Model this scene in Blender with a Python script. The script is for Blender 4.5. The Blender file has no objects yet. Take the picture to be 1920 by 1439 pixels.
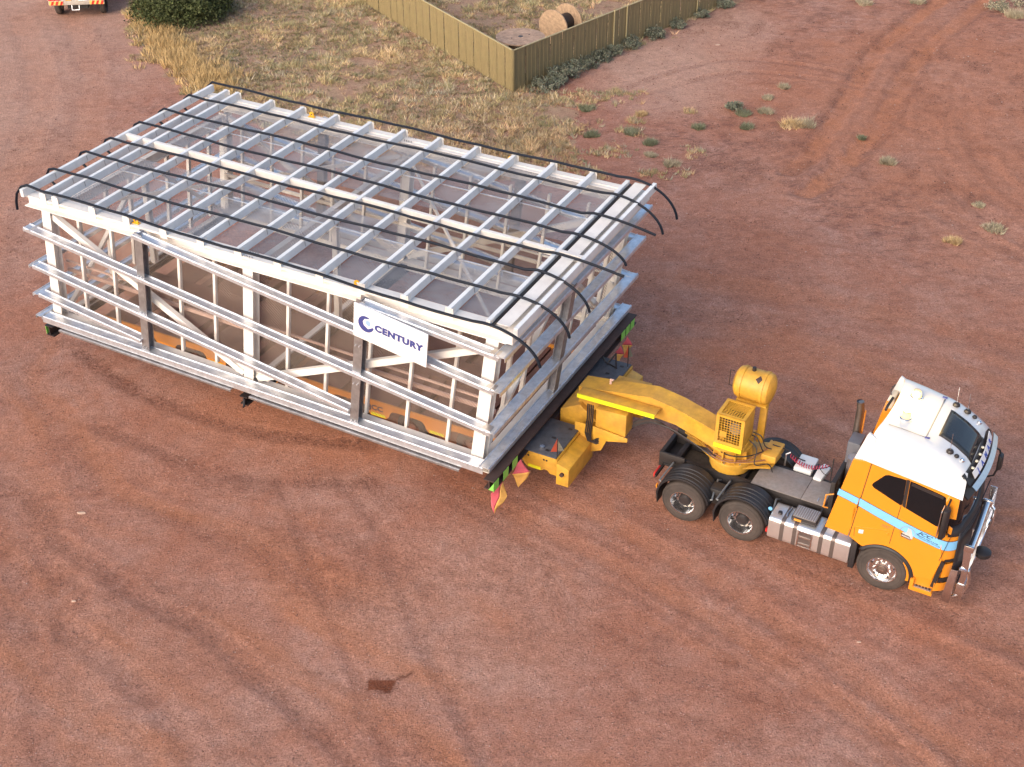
import bpy, bmesh, math, random
import numpy as np
from math import sin, cos, radians as R, pi
from mathutils import Vector, Matrix
random.seed(7); rng = np.random.default_rng(11)
S = bpy.context.scene
C = S.collection
# ------------------------------------------------------------------ camera, sky, sun, exposure
cd = bpy.data.cameras.new('camera'); cam = bpy.data.objects.new('camera', cd); C.objects.link(cam); S.camera = cam
cd.sensor_width = 36; cd.lens = 2413.01/1920*36; cd.clip_start = .1; cd.clip_end = 3000
cam.matrix_world = Matrix.Translation((0, 0, 19.002)) @ Matrix.Rotation(pi/2-0.59978, 4, 'X') @ Matrix.Rotation(-0.00409, 4, 'Z')
SUN_AZ = math.atan2(-.75, -.66)          # world direction towards the sun (x, y)
SUN_EL = R(30)
w = bpy.data.worlds.new('World'); S.world = w; w.use_nodes = True
nt = w.node_tree; bg = nt.nodes['Background']
sk = nt.nodes.new('ShaderNodeTexSky'); sk.sky_type = 'NISHITA'; sk.sun_disc = False
sk.sun_elevation = SUN_EL; sk.sun_rotation = pi/2-SUN_AZ; sk.air_density = 1.0; sk.dust_density = 3.0; sk.ozone_density = 1.0
nt.links.new(sk.outputs[0], bg.inputs[0]); bg.inputs[1].default_value = .15
sd = bpy.data.lights.new('sun', 'SUN'); sd.energy = 1.15; sd.angle = R(58); sd.color = (1.0, .86, .74)
sun = bpy.data.objects.new('sun', sd); C.objects.link(sun)
sun.rotation_euler = Vector((cos(SUN_AZ)*cos(SUN_EL), sin(SUN_AZ)*cos(SUN_EL), sin(SUN_EL))).to_track_quat('Z', 'Y').to_euler()
S.view_settings.view_transform = 'Standard'; S.view_settings.look = 'None'
S.view_settings.exposure = .84; S.view_settings.gamma = 1; S.view_settings.use_curve_mapping = False

# ------------------------------------------------------------------ materials
def mat(name, col, rough=.6, metal=0., vary=.12, scale=3., bump=0., dust=0., spec=.5, dustcol=(.30, .13, .085), coat=0.):
    m = bpy.data.materials.new(name); m.use_nodes = True; n = m.node_tree.nodes; l = m.node_tree.links
    b = n['Principled BSDF']; b.inputs['Roughness'].default_value = rough; b.inputs['Metallic'].default_value = metal
    b.inputs['Specular IOR Level'].default_value = spec; b.inputs['Coat Weight'].default_value = coat
    tc = n.new('ShaderNodeTexCoord'); no = n.new('ShaderNodeTexNoise'); no.inputs['Scale'].default_value = scale
    no.inputs['Detail'].default_value = 6; no.inputs['Roughness'].default_value = .65
    l.new(tc.outputs['Object'], no.inputs['Vector'])
    mp = n.new('ShaderNodeMapRange'); mp.inputs[1].default_value = .3; mp.inputs[2].default_value = .7
    mp.inputs[3].default_value = 1-vary; mp.inputs[4].default_value = 1+vary*.6
    l.new(no.outputs[0], mp.inputs[0])
    mx = n.new('ShaderNodeMix'); mx.data_type = 'RGBA'; mx.blend_type = 'MULTIPLY'; mx.inputs[0].default_value = 1
    mx.inputs[6].default_value = (*col, 1); l.new(mp.outputs[0], mx.inputs[7])
    out = mx.outputs[2]
    if dust > 0:
        n2 = n.new('ShaderNodeTexNoise'); n2.inputs['Scale'].default_value = 1.7; n2.inputs['Detail'].default_value = 8
        l.new(tc.outputs['Object'], n2.inputs['Vector'])
        m2 = n.new('ShaderNodeMapRange'); m2.inputs[1].default_value = .35; m2.inputs[2].default_value = .7
        m2.inputs[3].default_value = dust*.25; m2.inputs[4].default_value = dust
        l.new(n2.outputs[0], m2.inputs[0])
        x2 = n.new('ShaderNodeMix'); x2.data_type = 'RGBA'; l.new(m2.outputs[0], x2.inputs[0]); l.new(out, x2.inputs[6])
        x2.inputs[7].default_value = (*dustcol, 1); out = x2.outputs[2]
        r2 = n.new('ShaderNodeMapRange'); r2.inputs[3].default_value = rough; r2.inputs[4].default_value = .9
        l.new(m2.outputs[0], r2.inputs[0]); l.new(r2.outputs[0], b.inputs['Roughness'])
    l.new(out, b.inputs['Base Color'])
    if bump > 0:
        bp = n.new('ShaderNodeBump'); bp.inputs['Strength'].default_value = bump; bp.inputs['Distance'].default_value = .02
        l.new(no.outputs[0], bp.inputs['Height']); l.new(bp.outputs[0], b.inputs['Normal'])
    return m
M = {}
M['white_steel'] = mat('white_steel', (.80, .76, .70), .5, 0, .10, 4, dust=.12)
M['purlin_paint'] = mat('purlin_paint', (.78, .785, .77), .45, 0, .08, 5, dust=.10)
M['galv'] = mat('galvanised_steel', (.74, .77, .81), .33, .72, .22, 6, bump=.05, dust=.05)
M['galv_dark'] = mat('galvanised_column', (.42, .42, .43), .42, .85, .3, 6, dust=.15)
M['pipe'] = mat('black_poly_pipe', (.008, .011, .019), .5, 0, .1, 4, spec=.22)
M['rust_beam'] = mat('dark_brown_steel', (.055, .036, .032), .6, .2, .35, 5, dust=.25, dustcol=(.12, .05, .035))
M['black'] = mat('black_plastic', (.016, .016, .018), .45, 0, .2, 6, dust=.05)
M['chassis'] = mat('chassis_black', (.018, .017, .018), .55, 0, .3, 6, dust=.18, dustcol=(.10, .06, .045))
M['greenref'] = mat('green_reflector', (.22, .62, .10), .35, 0, .15, 8, dust=.1)
M['yellowref'] = mat('fluoro_yellow', (.86, .80, .02), .4, 0, .05, 5, dust=.06)
M['trailer_yellow'] = mat('trailer_yellow', (.67, .36, .03), .42, 0, .30, 3.5, dust=.30)
M['trailer_orange'] = mat('trailer_orange', (.78, .30, .035), .5, 0, .18, 3, dust=.12)
M['deck_plate'] = mat('blue_grey_deck', (.085, .10, .125), .6, .2, .35, 7, dust=.35, dustcol=(.16, .12, .11))
M['dirty_deck'] = mat('dusty_deck', (.13, .06, .045), .85, 0, .35, 4, dust=.6, dustcol=(.27, .12, .08))
M['truck_orange'] = mat('cab_orange', (.72, .255, .015), .28, 0, .04, 2, coat=.6, dust=.04)
M['truck_white'] = mat('cab_white', (.64, .645, .65), .28, 0, .03, 2, coat=.6)
M['cream'] = mat('inner_cream', (.62, .54, .42), .6, 0, .15, 5)
M['blue'] = mat('stripe_blue', (.20, .50, .80), .3, 0, .04, 4, coat=.5)
M['line'] = mat('stripe_edge', (.10, .05, .05), .5, 0, 0, 4)
M['glass'] = mat('dark_glass', (.008, .008, .010), .08, 0, 0, 4, spec=.35)
M['sunroof'] = mat('tinted_sunroof', (.022, .026, .030), .22, 0, .1, 12)
M['tyre'] = mat('tyre_rubber', (.040, .034, .031), .85, 0, .3, 8, bump=.2, dust=.34, dustcol=(.17, .115, .09))
M['guard'] = mat('mudguard_rubber', (.016, .016, .019), .45, 0, .3, 6, dust=.12, dustcol=(.12, .09, .08))
M['chrome'] = mat('polished_alloy', (.82, .82, .82), .16, 1., .08, 6, dust=.05)
M['alloy'] = mat('brushed_alloy', (.70, .69, .68), .30, 1., .12, 9, dust=.12)
M['alloy_shade'] = mat('strap_rubber', (.13, .095, .08), .5, .3, .2, 9)
M['tread'] = mat('tread_plate', (.30, .28, .265), .55, .3, .25, 14, dust=.55, dustcol=(.30, .215, .18))
M['red'] = mat('red_plastic', (.62, .03, .025), .4, 0, .1, 5)
M['flag_red'] = mat('flag_red', (.62, .10, .12), .8, 0, .25, 6)
M['flag_yellow'] = mat('flag_yellow', (.72, .38, .09), .8, 0, .25, 6)
M['tag'] = mat('orange_lug', (.85, .42, .02), .5, 0, .1, 6)
M['pink'] = mat('primer_rail', (.60, .40, .33), .6, 0, .15, 4)
M['sign_white'] = mat('sign_white', (.84, .82, .81), .4, 0, .02, 4)
M['navy'] = mat('print_navy', (.045, .055, .22), .5, 0, .05, 10)
M['print_grey'] = mat('print_pale_grey', (.52, .50, .60), .5, 0, .05, 10)
M['print_light'] = mat('print_light_blue', (.30, .44, .78), .5, 0, .05, 10)
M['print_dark'] = mat('print_dark', (.03, .04, .08), .5, 0, .05, 10)
M['print_orange_shade'] = mat('print_bronze', (.42, .20, .05), .5, 0, .05, 10)
M['rust_hose'] = mat('brown_hose', (.28, .12, .06), .5, 0, .2, 8)
M['rust_cap'] = mat('hub_brown', (.16, .11, .09), .4, .5, .2, 9); M['alloy_print'] = mat('emblem_silver', (.55, .50, .48), .5, .0, .2, 20)
M['bracket_grey'] = mat('bracket_grey', (.20, .21, .22), .45, .5, .2, 9); M['chrome_tank'] = mat('polished_tank', (.88, .87, .86), .30, .85, .05, 5, dust=.03)
M['tank_strap'] = mat('tank_strap', (.16, .13, .12), .4, .5, .15, 8); M['intake'] = mat('grey_intake', (.10, .12, .15), .5, 0, .2, 5, dust=.2); M['stack'] = mat('dull_stack', (.30, .26, .23), .38, .9, .2, 5)
M['seam'] = mat('panel_gap', (.30, .28, .27), .6, 0, .1, 4); M['print_blue'] = mat('print_blue', (.05, .10, .42), .5, 0, .05, 10)
M['cream_lamp'] = mat('lamp_cream', (.75, .66, .50), .3, 0, .05, 4); M['print_navyblue'] = mat('navy_tube', (.06, .08, .20), .3, .3, .05, 4)
M['greasy'] = mat('greasy_dirt', (.055, .042, .032), .7, 0, .7, 14, bump=.4, dust=.3, dustcol=(.16, .11, .07))
M['engine'] = mat('dusty_engine', (.012, .011, .012), .6, .2, .6, 9)
M['hose_red'] = mat('coil_red', (.35, .03, .07), .4, 0, .1, 10)
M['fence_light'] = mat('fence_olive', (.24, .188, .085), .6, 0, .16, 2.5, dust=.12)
M['fence_shaded'] = mat('fence_olive_shaded', (.215, .17, .08), .65, 0, .18, 2.5, dust=.12)  # same olive paint, darkened for the leg turned away from the sun
M['timber'] = mat('weathered_timber', (.42, .285, .20), .85, 0, .45, 5, dust=.15, bump=.3)
M['timber2'] = mat('warm_timber', (.46, .31, .19), .8, 0, .4, 6, dust=.1, bump=.3)
M['stem'] = mat('shrub_stem', (.07, .05, .035), .9, 0, .3, 9)
M['amber'] = mat('amber_lens', (.75, .25, .02), .25, 0, .05, 6)
M['stone'] = mat('pale_stone', (.52, .36, .27), .9, 0, .3, 9)
M['cloth'] = mat('red_brown_seat', (.2, .03, .03), .6, 0, .1, 6)
def em_mat(name, col, e):
    m = mat(name, col, .3); b = m.node_tree.nodes['Principled BSDF']
    b.inputs['Emission Color'].default_value = (1, .72, .25, 1); b.inputs['Emission Strength'].default_value = e
    return m
M['beacon'] = em_mat('beacon_lens_lit', (.35, .27, .18), .9)

def screen_mat(name, col, a, amp, rot=(.9,), pitch=.09):
    m = bpy.data.materials.new(name); m.use_nodes = True; n = m.node_tree.nodes; l = m.node_tree.links
    b = n['Principled BSDF']; b.inputs['Base Color'].default_value = (*col, 1); b.inputs['Roughness'].default_value = .6
    tc = n.new('ShaderNodeTexCoord'); cur = None
    for ang in rot:
        mp = n.new('ShaderNodeMapping'); mp.inputs['Rotation'].default_value = (0, 0, ang)
        wv = n.new('ShaderNodeTexWave'); wv.inputs['Scale'].default_value = .3141/pitch
        l.new(tc.outputs['UV'], mp.inputs[0]); l.new(mp.outputs[0], wv.inputs['Vector'])
        if cur is None: cur = wv.outputs['Fac']
        else:
            q = n.new('ShaderNodeMath'); q.operation = 'MAXIMUM'; l.new(cur, q.inputs[0]); l.new(wv.outputs['Fac'], q.inputs[1]); cur = q.outputs[0]
    no = n.new('ShaderNodeTexNoise'); no.inputs['Scale'].default_value = .8; no.inputs['Detail'].default_value = 4; l.new(tc.outputs['Object'], no.inputs['Vector'])
    m3 = n.new('ShaderNodeMapRange'); m3.inputs[1].default_value = .3; m3.inputs[2].default_value = .7
    m3.inputs[3].default_value = a*.6; m3.inputs[4].default_value = a*1.35; l.new(no.outputs[0], m3.inputs[0])
    m4 = n.new('ShaderNodeMapRange'); m4.inputs[3].default_value = 1-amp; m4.inputs[4].default_value = 1+amp; l.new(cur, m4.inputs[0])
    ml = n.new('ShaderNodeMath'); ml.operation = 'MULTIPLY'; ml.use_clamp = True; l.new(m4.outputs[0], ml.inputs[0]); l.new(m3.outputs[0], ml.inputs[1])
    l.new(ml.outputs[0], b.inputs['Alpha'])
    return m
M['roof_net'] = screen_mat('roof_safety_mesh', (.31, .315, .34), .47, .06, (.9, -.9), .06)
M['wall_net'] = screen_mat('wall_screen_mesh', (.30, .225, .18), .30, .6, (-.9,), .06)

# ------------------------------------------------------------------ mesh helpers
class MB:
    def __init__(s): s.v = []; s.f = []; s.uv = None
    def add(s, vs, fs):
        o = len(s.v); s.v += [tuple(p) for p in vs]; s.f += [tuple(i+o for i in f) for f in fs]; return s
    def box(s, x0, x1, y0, y1, z0, z1):
        return s.add([(x0,y0,z0),(x1,y0,z0),(x1,y1,z0),(x0,y1,z0),(x0,y0,z1),(x1,y0,z1),(x1,y1,z1),(x0,y1,z1)],
                     [(0,3,2,1),(4,5,6,7),(0,1,5,4),(1,2,6,5),(2,3,7,6),(3,0,4,7)])
    def prof(s, P, Q, pts, up=(0,0,1), cap=True):
        P = Vector(P); Q = Vector(Q); d = (Q-P).normalized(); up = Vector(up)
        a = d.cross(up).normalized(); b = a.cross(d).normalized(); n = len(pts)
        vs = [P+a*x+b*y for x, y in pts]+[Q+a*x+b*y for x, y in pts]
        fs = [(i, (i+1) % n, n+(i+1) % n, n+i) for i in range(n)]
        if cap: fs += [tuple(range(n-1, -1, -1)), tuple(range(n, 2*n))]
        return s.add(vs, fs)
    def beam(s, P, Q, w, h, up=(0,0,1)):
        return s.prof(P, Q, [(-w/2,-h/2),(w/2,-h/2),(w/2,h/2),(-w/2,h/2)], up)
    def ibeam(s, P, Q, w, h, t=.02, up=(0,0,1)):
        W, H = w/2, h/2; k = t/2
        return s.prof(P, Q, [(-W,-H),(W,-H),(W,-H+t),(k,-H+t),(k,H-t),(W,H-t),(W,H),(-W,H),(-W,H-t),(-k,H-t),(-k,-H+t),(-W,-H+t)], up)
    def tube(s, pts, r, n=8, cap=True):
        pts = [Vector(p) for p in pts]; rings = []; vs = []; fs = []; prev = None
        for i, p in enumerate(pts):
            d = (pts[min(i+1, len(pts)-1)]-pts[max(i-1, 0)]).normalized()
            if prev is None: a = d.orthogonal().normalized()
            else:
                a = prev-d*prev.dot(d); a = a.normalized() if a.length > 1e-6 else d.orthogonal().normalized()
            prev = a; b = d.cross(a); rr = r[i] if isinstance(r, (list, tuple)) else r
            vs += [p+a*rr*cos(2*pi*k/n)+b*rr*sin(2*pi*k/n) for k in range(n)]
        for i in range(len(pts)-1):
            for k in range(n): fs.append((i*n+k, i*n+(k+1) % n, (i+1)*n+(k+1) % n, (i+1)*n+k))
        if cap: fs += [tuple(range(n-1, -1, -1)), tuple(range((len(pts)-1)*n, len(pts)*n))]
        return s.add(vs, fs)
    def lathe(s, prof, o=(0,0,0), axis='Y', n=32, a0=0, a1=2*pi):
        full = abs(a1-a0-2*pi) < 1e-6; m = n if full else n+1; vs = []; fs = []
        for k in range(m):
            t = a0+(a1-a0)*k/n; c, q = cos(t), sin(t)
            for r, h in prof:
                if axis == 'Y': vs.append((o[0]+r*c, o[1]+h, o[2]+r*q))
                elif axis == 'Z': vs.append((o[0]+r*c, o[1]+r*q, o[2]+h))
                else: vs.append((o[0]+h, o[1]+r*c, o[2]+r*q))
        L = len(prof)
        for k in range(n):
            k2 = (k+1) % m
            for j in range(L-1): fs.append((k*L+j, k2*L+j, k2*L+j+1, k*L+j+1))
        return s.add(vs, fs)
    def prism(s, poly, fn, t):          # poly 2-D, fn(a,b,depth)->3-D ; depth 0..t
        n = len(poly); vs = [fn(a, b, 0) for a, b in poly]+[fn(a, b, t) for a, b in poly]
        fs = [(i, (i+1) % n, n+(i+1) % n, n+i) for i in range(n)]+[tuple(range(n-1, -1, -1)), tuple(range(n, 2*n))]
        return s.add(vs, fs)
    def grid(s, rows, close=False):
        m = len(rows[0]); vs = [p for r in rows for p in r]; fs = []
        for i in range(len(rows)-1):
            for j in range(m-1 if not close else m): fs.append((i*m+j, i*m+(j+1) % m, (i+1)*m+(j+1) % m, (i+1)*m+j))
        return s.add(vs, fs)
    def build(s, name, m, parent=None, bevel=0., smooth=True, label=None, seg=2, solid=0., world=False, kind=None):
        me = bpy.data.meshes.new(name); me.from_pydata(s.v, [], s.f); me.materials.append(M[m] if isinstance(m, str) else m)
        bm = bmesh.new(); bm.from_mesh(me); bmesh.ops.recalc_face_normals(bm, faces=bm.faces)
        if bevel > 0:
            es = [e for e in bm.edges if len(e.link_faces) == 2 and e.calc_face_angle(0) > .5]
            bmesh.ops.bevel(bm, geom=es, offset=bevel, segments=seg, affect='EDGES', clamp_overlap=True, profile=.5)
        bm.to_mesh(me); bm.free()
        if smooth: me.shade_smooth(); me.set_sharp_from_angle(angle=R(32))
        o = bpy.data.objects.new(name, me); C.objects.link(o)
        if parent is not None: o.parent = parent
        if label: o['label'] = label
        if kind: o['kind'] = kind
        if solid: md = o.modifiers.new('solid', 'SOLIDIFY'); md.thickness = solid; md.offset = 0
        return o
def thing(name, label, cat, loc=(0,0,0), rz=0, group=None):
    o = bpy.data.objects.new(name, None); C.objects.link(o); o.location = loc; o.rotation_euler = (0,0,rz)
    o.empty_display_size = .3
    return tag(o, label, cat, group)
def tag(o, label, cat, group=None):
    o['label'] = label; o['category'] = cat
    if group: o['group'] = group
    return o
def dup(o, name=None, parent=None, loc=None):
    c = o.copy(); C.objects.link(c)
    if name: c.name = name
    c.parent = parent
    if loc is not None: c.location = loc
    for ch in [x for x in o.children]:
        dup(ch, None, c)
    return c
def text_obj(name, txt, m, parent, size, mtx, ext=.002, bold=0., sx=1., spacing=1., align='LEFT', shear=0.):
    cu = bpy.data.curves.new(name, 'FONT'); cu.body = txt; cu.size = size; cu.extrude = ext; cu.offset = bold
    cu.align_x = align; cu.space_character = spacing; cu.shear = shear; cu.resolution_u = 3
    o = bpy.data.objects.new(name+'_curve', cu); C.objects.link(o)
    dg = bpy.context.evaluated_depsgraph_get(); me = bpy.data.meshes.new_from_object(o.evaluated_get(dg))
    bpy.data.objects.remove(o); bpy.data.curves.remove(cu)
    me.transform(mtx @ Matrix.Diagonal((sx, 1, 1, 1))); me.materials.clear(); me.materials.append(M[m])
    t = bpy.data.objects.new(name, me); C.objects.link(t); t.parent = parent
    return t
def frame_mtx(o, xa, ya):
    xa = Vector(xa).normalized(); ya = Vector(ya); ya = (ya-xa*ya.dot(xa)).normalized(); za = xa.cross(ya)
    m = Matrix((( xa.x, ya.x, za.x, o[0]), (xa.y, ya.y, za.y, o[1]), (xa.z, ya.z, za.z, o[2]), (0,0,0,1)))
    return m
MX, MY, MYAW = -11.0375, 28.3180, -0.485845       # frame of the load and trailer
TX, TY, TYAW = 4.4162, 23.3335, -0.518689         # frame of the prime mover
def toM(x, y): return MX+cos(MYAW)*x-sin(MYAW)*y, MY+sin(MYAW)*x+cos(MYAW)*y

# ------------------------------------------------------------------ ground
def vnoise(x, y, s, seed):
    r = np.random.default_rng(seed); g = r.random((256, 256)); u = x/s+1000; v = y/s+1000
    i = np.floor(u).astype(int); j = np.floor(v).astype(int); fu = u-i; fv = v-j
    fu = fu*fu*(3-2*fu); fv = fv*fv*(3-2*fv)
    a = g[i % 256, j % 256]; b = g[(i+1) % 256, j % 256]; c = g[i % 256, (j+1) % 256]; d = g[(i+1) % 256, (j+1) % 256]
    return (a*(1-fu)+b*fu)*(1-fv)+(c*(1-fu)+d*fu)*fv
def fbm(x, y, s, seed, oc=4):
    t = 0; am = 1; tot = 0
    for k in range(oc): t = t+am*vnoise(x, y, s/2**k, seed+k); tot += am; am *= .55
    return t/tot
def dist_line(x, y, pts):
    d = np.full(x.shape, 1e9)
    for (x0, y0), (x1, y1) in zip(pts[:-1], pts[1:]):
        L2 = (x1-x0)**2+(y1-y0)**2; t = np.clip(((x-x0)*(x1-x0)+(y-y0)*(y1-y0))/L2, 0, 1)
        d = np.minimum(d, np.hypot(x-x0-t*(x1-x0), y-y0-t*(y1-y0)))
    return d
def smooth_line(pts, n=8):
    P = [Vector(p) for p in pts]; out = []
    for i in range(len(P)-1):
        p0 = P[max(i-1, 0)]; p1 = P[i]; p2 = P[i+1]; p3 = P[min(i+2, len(P)-1)]
        for k in range(n):
            t = k/n; out.append(tuple(.5*((2*p1)+(-p0+p2)*t+(2*p0-5*p1+4*p2-p3)*t*t+(-p0+3*p1-3*p2+p3)*t**3)))
    out.append(tuple(P[-1])); return out
def inside(x, y, poly):
    r = np.zeros(x.shape, bool); n = len(poly)
    for i in range(n):
        x0, y0 = poly[i]; x1, y1 = poly[(i+1) % n]
        if y0 == y1: continue
        c = ((y0 > y) != (y1 > y)) & (x < (x1-x0)*(y-y0)/(y1-y0)+x0); r ^= c
    return r
GRASS = [(-19.5,68),(-17.8,59.5),(-16.4,55.1),(-15.2,52),(-13.7,49.9),(-12.3,48.1),(-11,46.3),(-8,44.0),(-5,41.8),(-2,40.4),(.3,40.6),(1.7,42.3),
         (2.3,44.0),(2.3,46.5),(1.4,47.9),(.15,47.9),(4.07,52.2),(10.14,58.9),(18,68)]
TR = {  # wheel tracks: centre line, width, darkness (+) or fresh orange (-), depth
 'A': ([(-11.74,29.4),(-9.86,27.6),(-7.51,26.17),(-5.4,25.48),(-3.4,25.14)], .22, 1.0, .012),
 'B': ([(-10.4,25.96),(-8.55,24.86),(-7.12,24.12),(-5.53,23.7),(-3.28,23.79)], .18, .95, .01),
 'C': ([(-10.12,21.75),(-8.04,20.03),(-6.35,18.93),(-5.05,17.61),(-3.63,16.28),(-2.0,14.2)], .22, .62, .02),
 'D': ([(-9.35,19.09),(-8.09,18.05),(-6.75,16.81),(-5.2,14.7)], .24, .4, .015),
 'E': ([(-5.47,23.7),(-4.84,22.26),(-4.28,20.67),(-3.62,18.91),(-2.92,17.19),(-2.0,15)], .16, .42, .015),
 'F': ([(-4.04,23.79),(-3.3,22.62),(-2.86,21.7),(-2.25,19.68),(-1.61,18.02),(-.83,16.26),(-.3,15)], .18, .42, .015),
 'G': ([(-1.5,25.2),(-.01,23.97),(2.83,21.67),(5.37,19.16),(7.47,16.6),(9.3,14.4)], .26, -.6, .012),
 'G2': ([(-1.8,24.7),(-.41,23.47),(2.43,21.17),(4.97,18.66),(7.07,16.1),(8.6,14.0)], .12, .35, .01),
 'H': ([(-1.4,23.8),(-.01,22.6),(3.25,19.96),(5.62,17.56),(7.54,15.37),(8.4,14.3)], .24, -.55, .012),
 'H2': ([(-1.7,23.3),(-.3,22.1),(2.95,19.5),(5.3,17.1),(7.2,14.9)], .1, .35, .01),
 'I': ([(-.5,24.9),(1.12,23.66),(3.47,22.11),(5.56,20.28),(7.89,18.25),(9.69,16.59),(11.5,14.9)], .24, .35, .012),
 'I2': ([(1.3,24.1),(3.7,22.6),(5.8,20.8),(8.2,18.8),(10.2,17.1),(12,15.5)], .26, -.5, .010),
 'K': ([(5.6,21.3),(6.86,20.52),(8.71,19.3),(10.21,18.17),(12.5,16.6)], .3, .6, .012),
 'J1': ([(24,62),(22.0,59.04),(17.2,52.1),(13.69,44.85),(11.24,40.71),(9.8,38.9)], .38, -1.1, .06),
 'J2': ([(21.6,61.5),(19.92,59.06),(15.58,52.76),(12.96,46.92),(10.57,42.04),(9.6,40.6)], .36, -1.1, .06),
 'J3': ([(22.6,59.04),(17.8,52.1),(14.3,44.85),(11.9,40.71)], .16, .75, .02),
 'J4': ([(19.3,59.06),(14.98,52.76),(12.4,46.92),(9.9,42.04)], .2, .75, .02),
 'L': ([(1.5,43.5),(2.88,46.24),(5.13,48.94),(8.63,51.27),(11.42,50.93),(13.75,49.59)], .2, .5, .02),
 'L2': ([(2.1,43.3),(3.5,45.6),(5.7,48.0),(9.0,49.9),(11.6,49.5),(13.9,48.3)], .2, .35, .02),
 'N': ([(-12.8,25.98),(-11.35,23.84),(-9.44,20.2),(-8.59,17.91),(-7.3,15)], .4, -.35, .01),
 'N2': ([(-13.6,25.5),(-12.1,23.4),(-10.3,19.9),(-9.4,17.7),(-8.3,15)], .3, .3, .01),
 'O': ([(3.82,33.37),(7.65,32.55),(11.11,30.89),(13.95,29.48),(18,27)], .5, -.4, .01),
 'O2': ([(3.6,31.6),(7.3,30.8),(10.8,29.2),(13.9,27.6),(17,25.6)], .35, .3, .01),
 'P': ([(3.52,29.83),(7.66,28.47),(12.74,25.8),(16,23.8)], .5, -.35, .01),
 'P2': ([(2.5,36.5),(6,37.0),(10,35.6),(14,33.2),(18,31)], .4, .25, .01),
 'Q': ([(-3.15,22.25),(-3.14,20.83),(-3.44,19.21)], .12, .4, .008),
 'U1': ([(16,47),(15.0,42),(15.4,37),(17.5,33)], .35, -.5, .02),
 'U2': ([(17.6,48),(16.6,42.5),(17.0,37.5),(19,34)], .35, -.5, .02),
 'V': ([(13.5,38),(15.2,35),(17.6,32.5),(21,30.5)], .3, .4, .02),
 'R1': ([(-22,57),(-19,50),(-17.5,44),(-17,38),(-15.5,32)], .5, -.3, .01),
 'R2': ([(-19.8,57.5),(-17,50.5),(-15.6,44.5),(-14.5,38.5),(-13,33)], .5, -.35, .01),
 'R3': ([(-24,52),(-20.5,46),(-18.8,40),(-16.5,33),(-14.5,28)], .3, .3, .01),
 'stain': ([(-2.72,17.40),(-2.46,17.36)], .17, 1.8, .012), 'stain2': ([(-2.45,17.42),(-2.02,17.68)], .055, 1.3, .0),
 'stain3': ([(4.10,18.02),(4.38,17.86)], .07, .8, .0),
}
GA = {}
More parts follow.
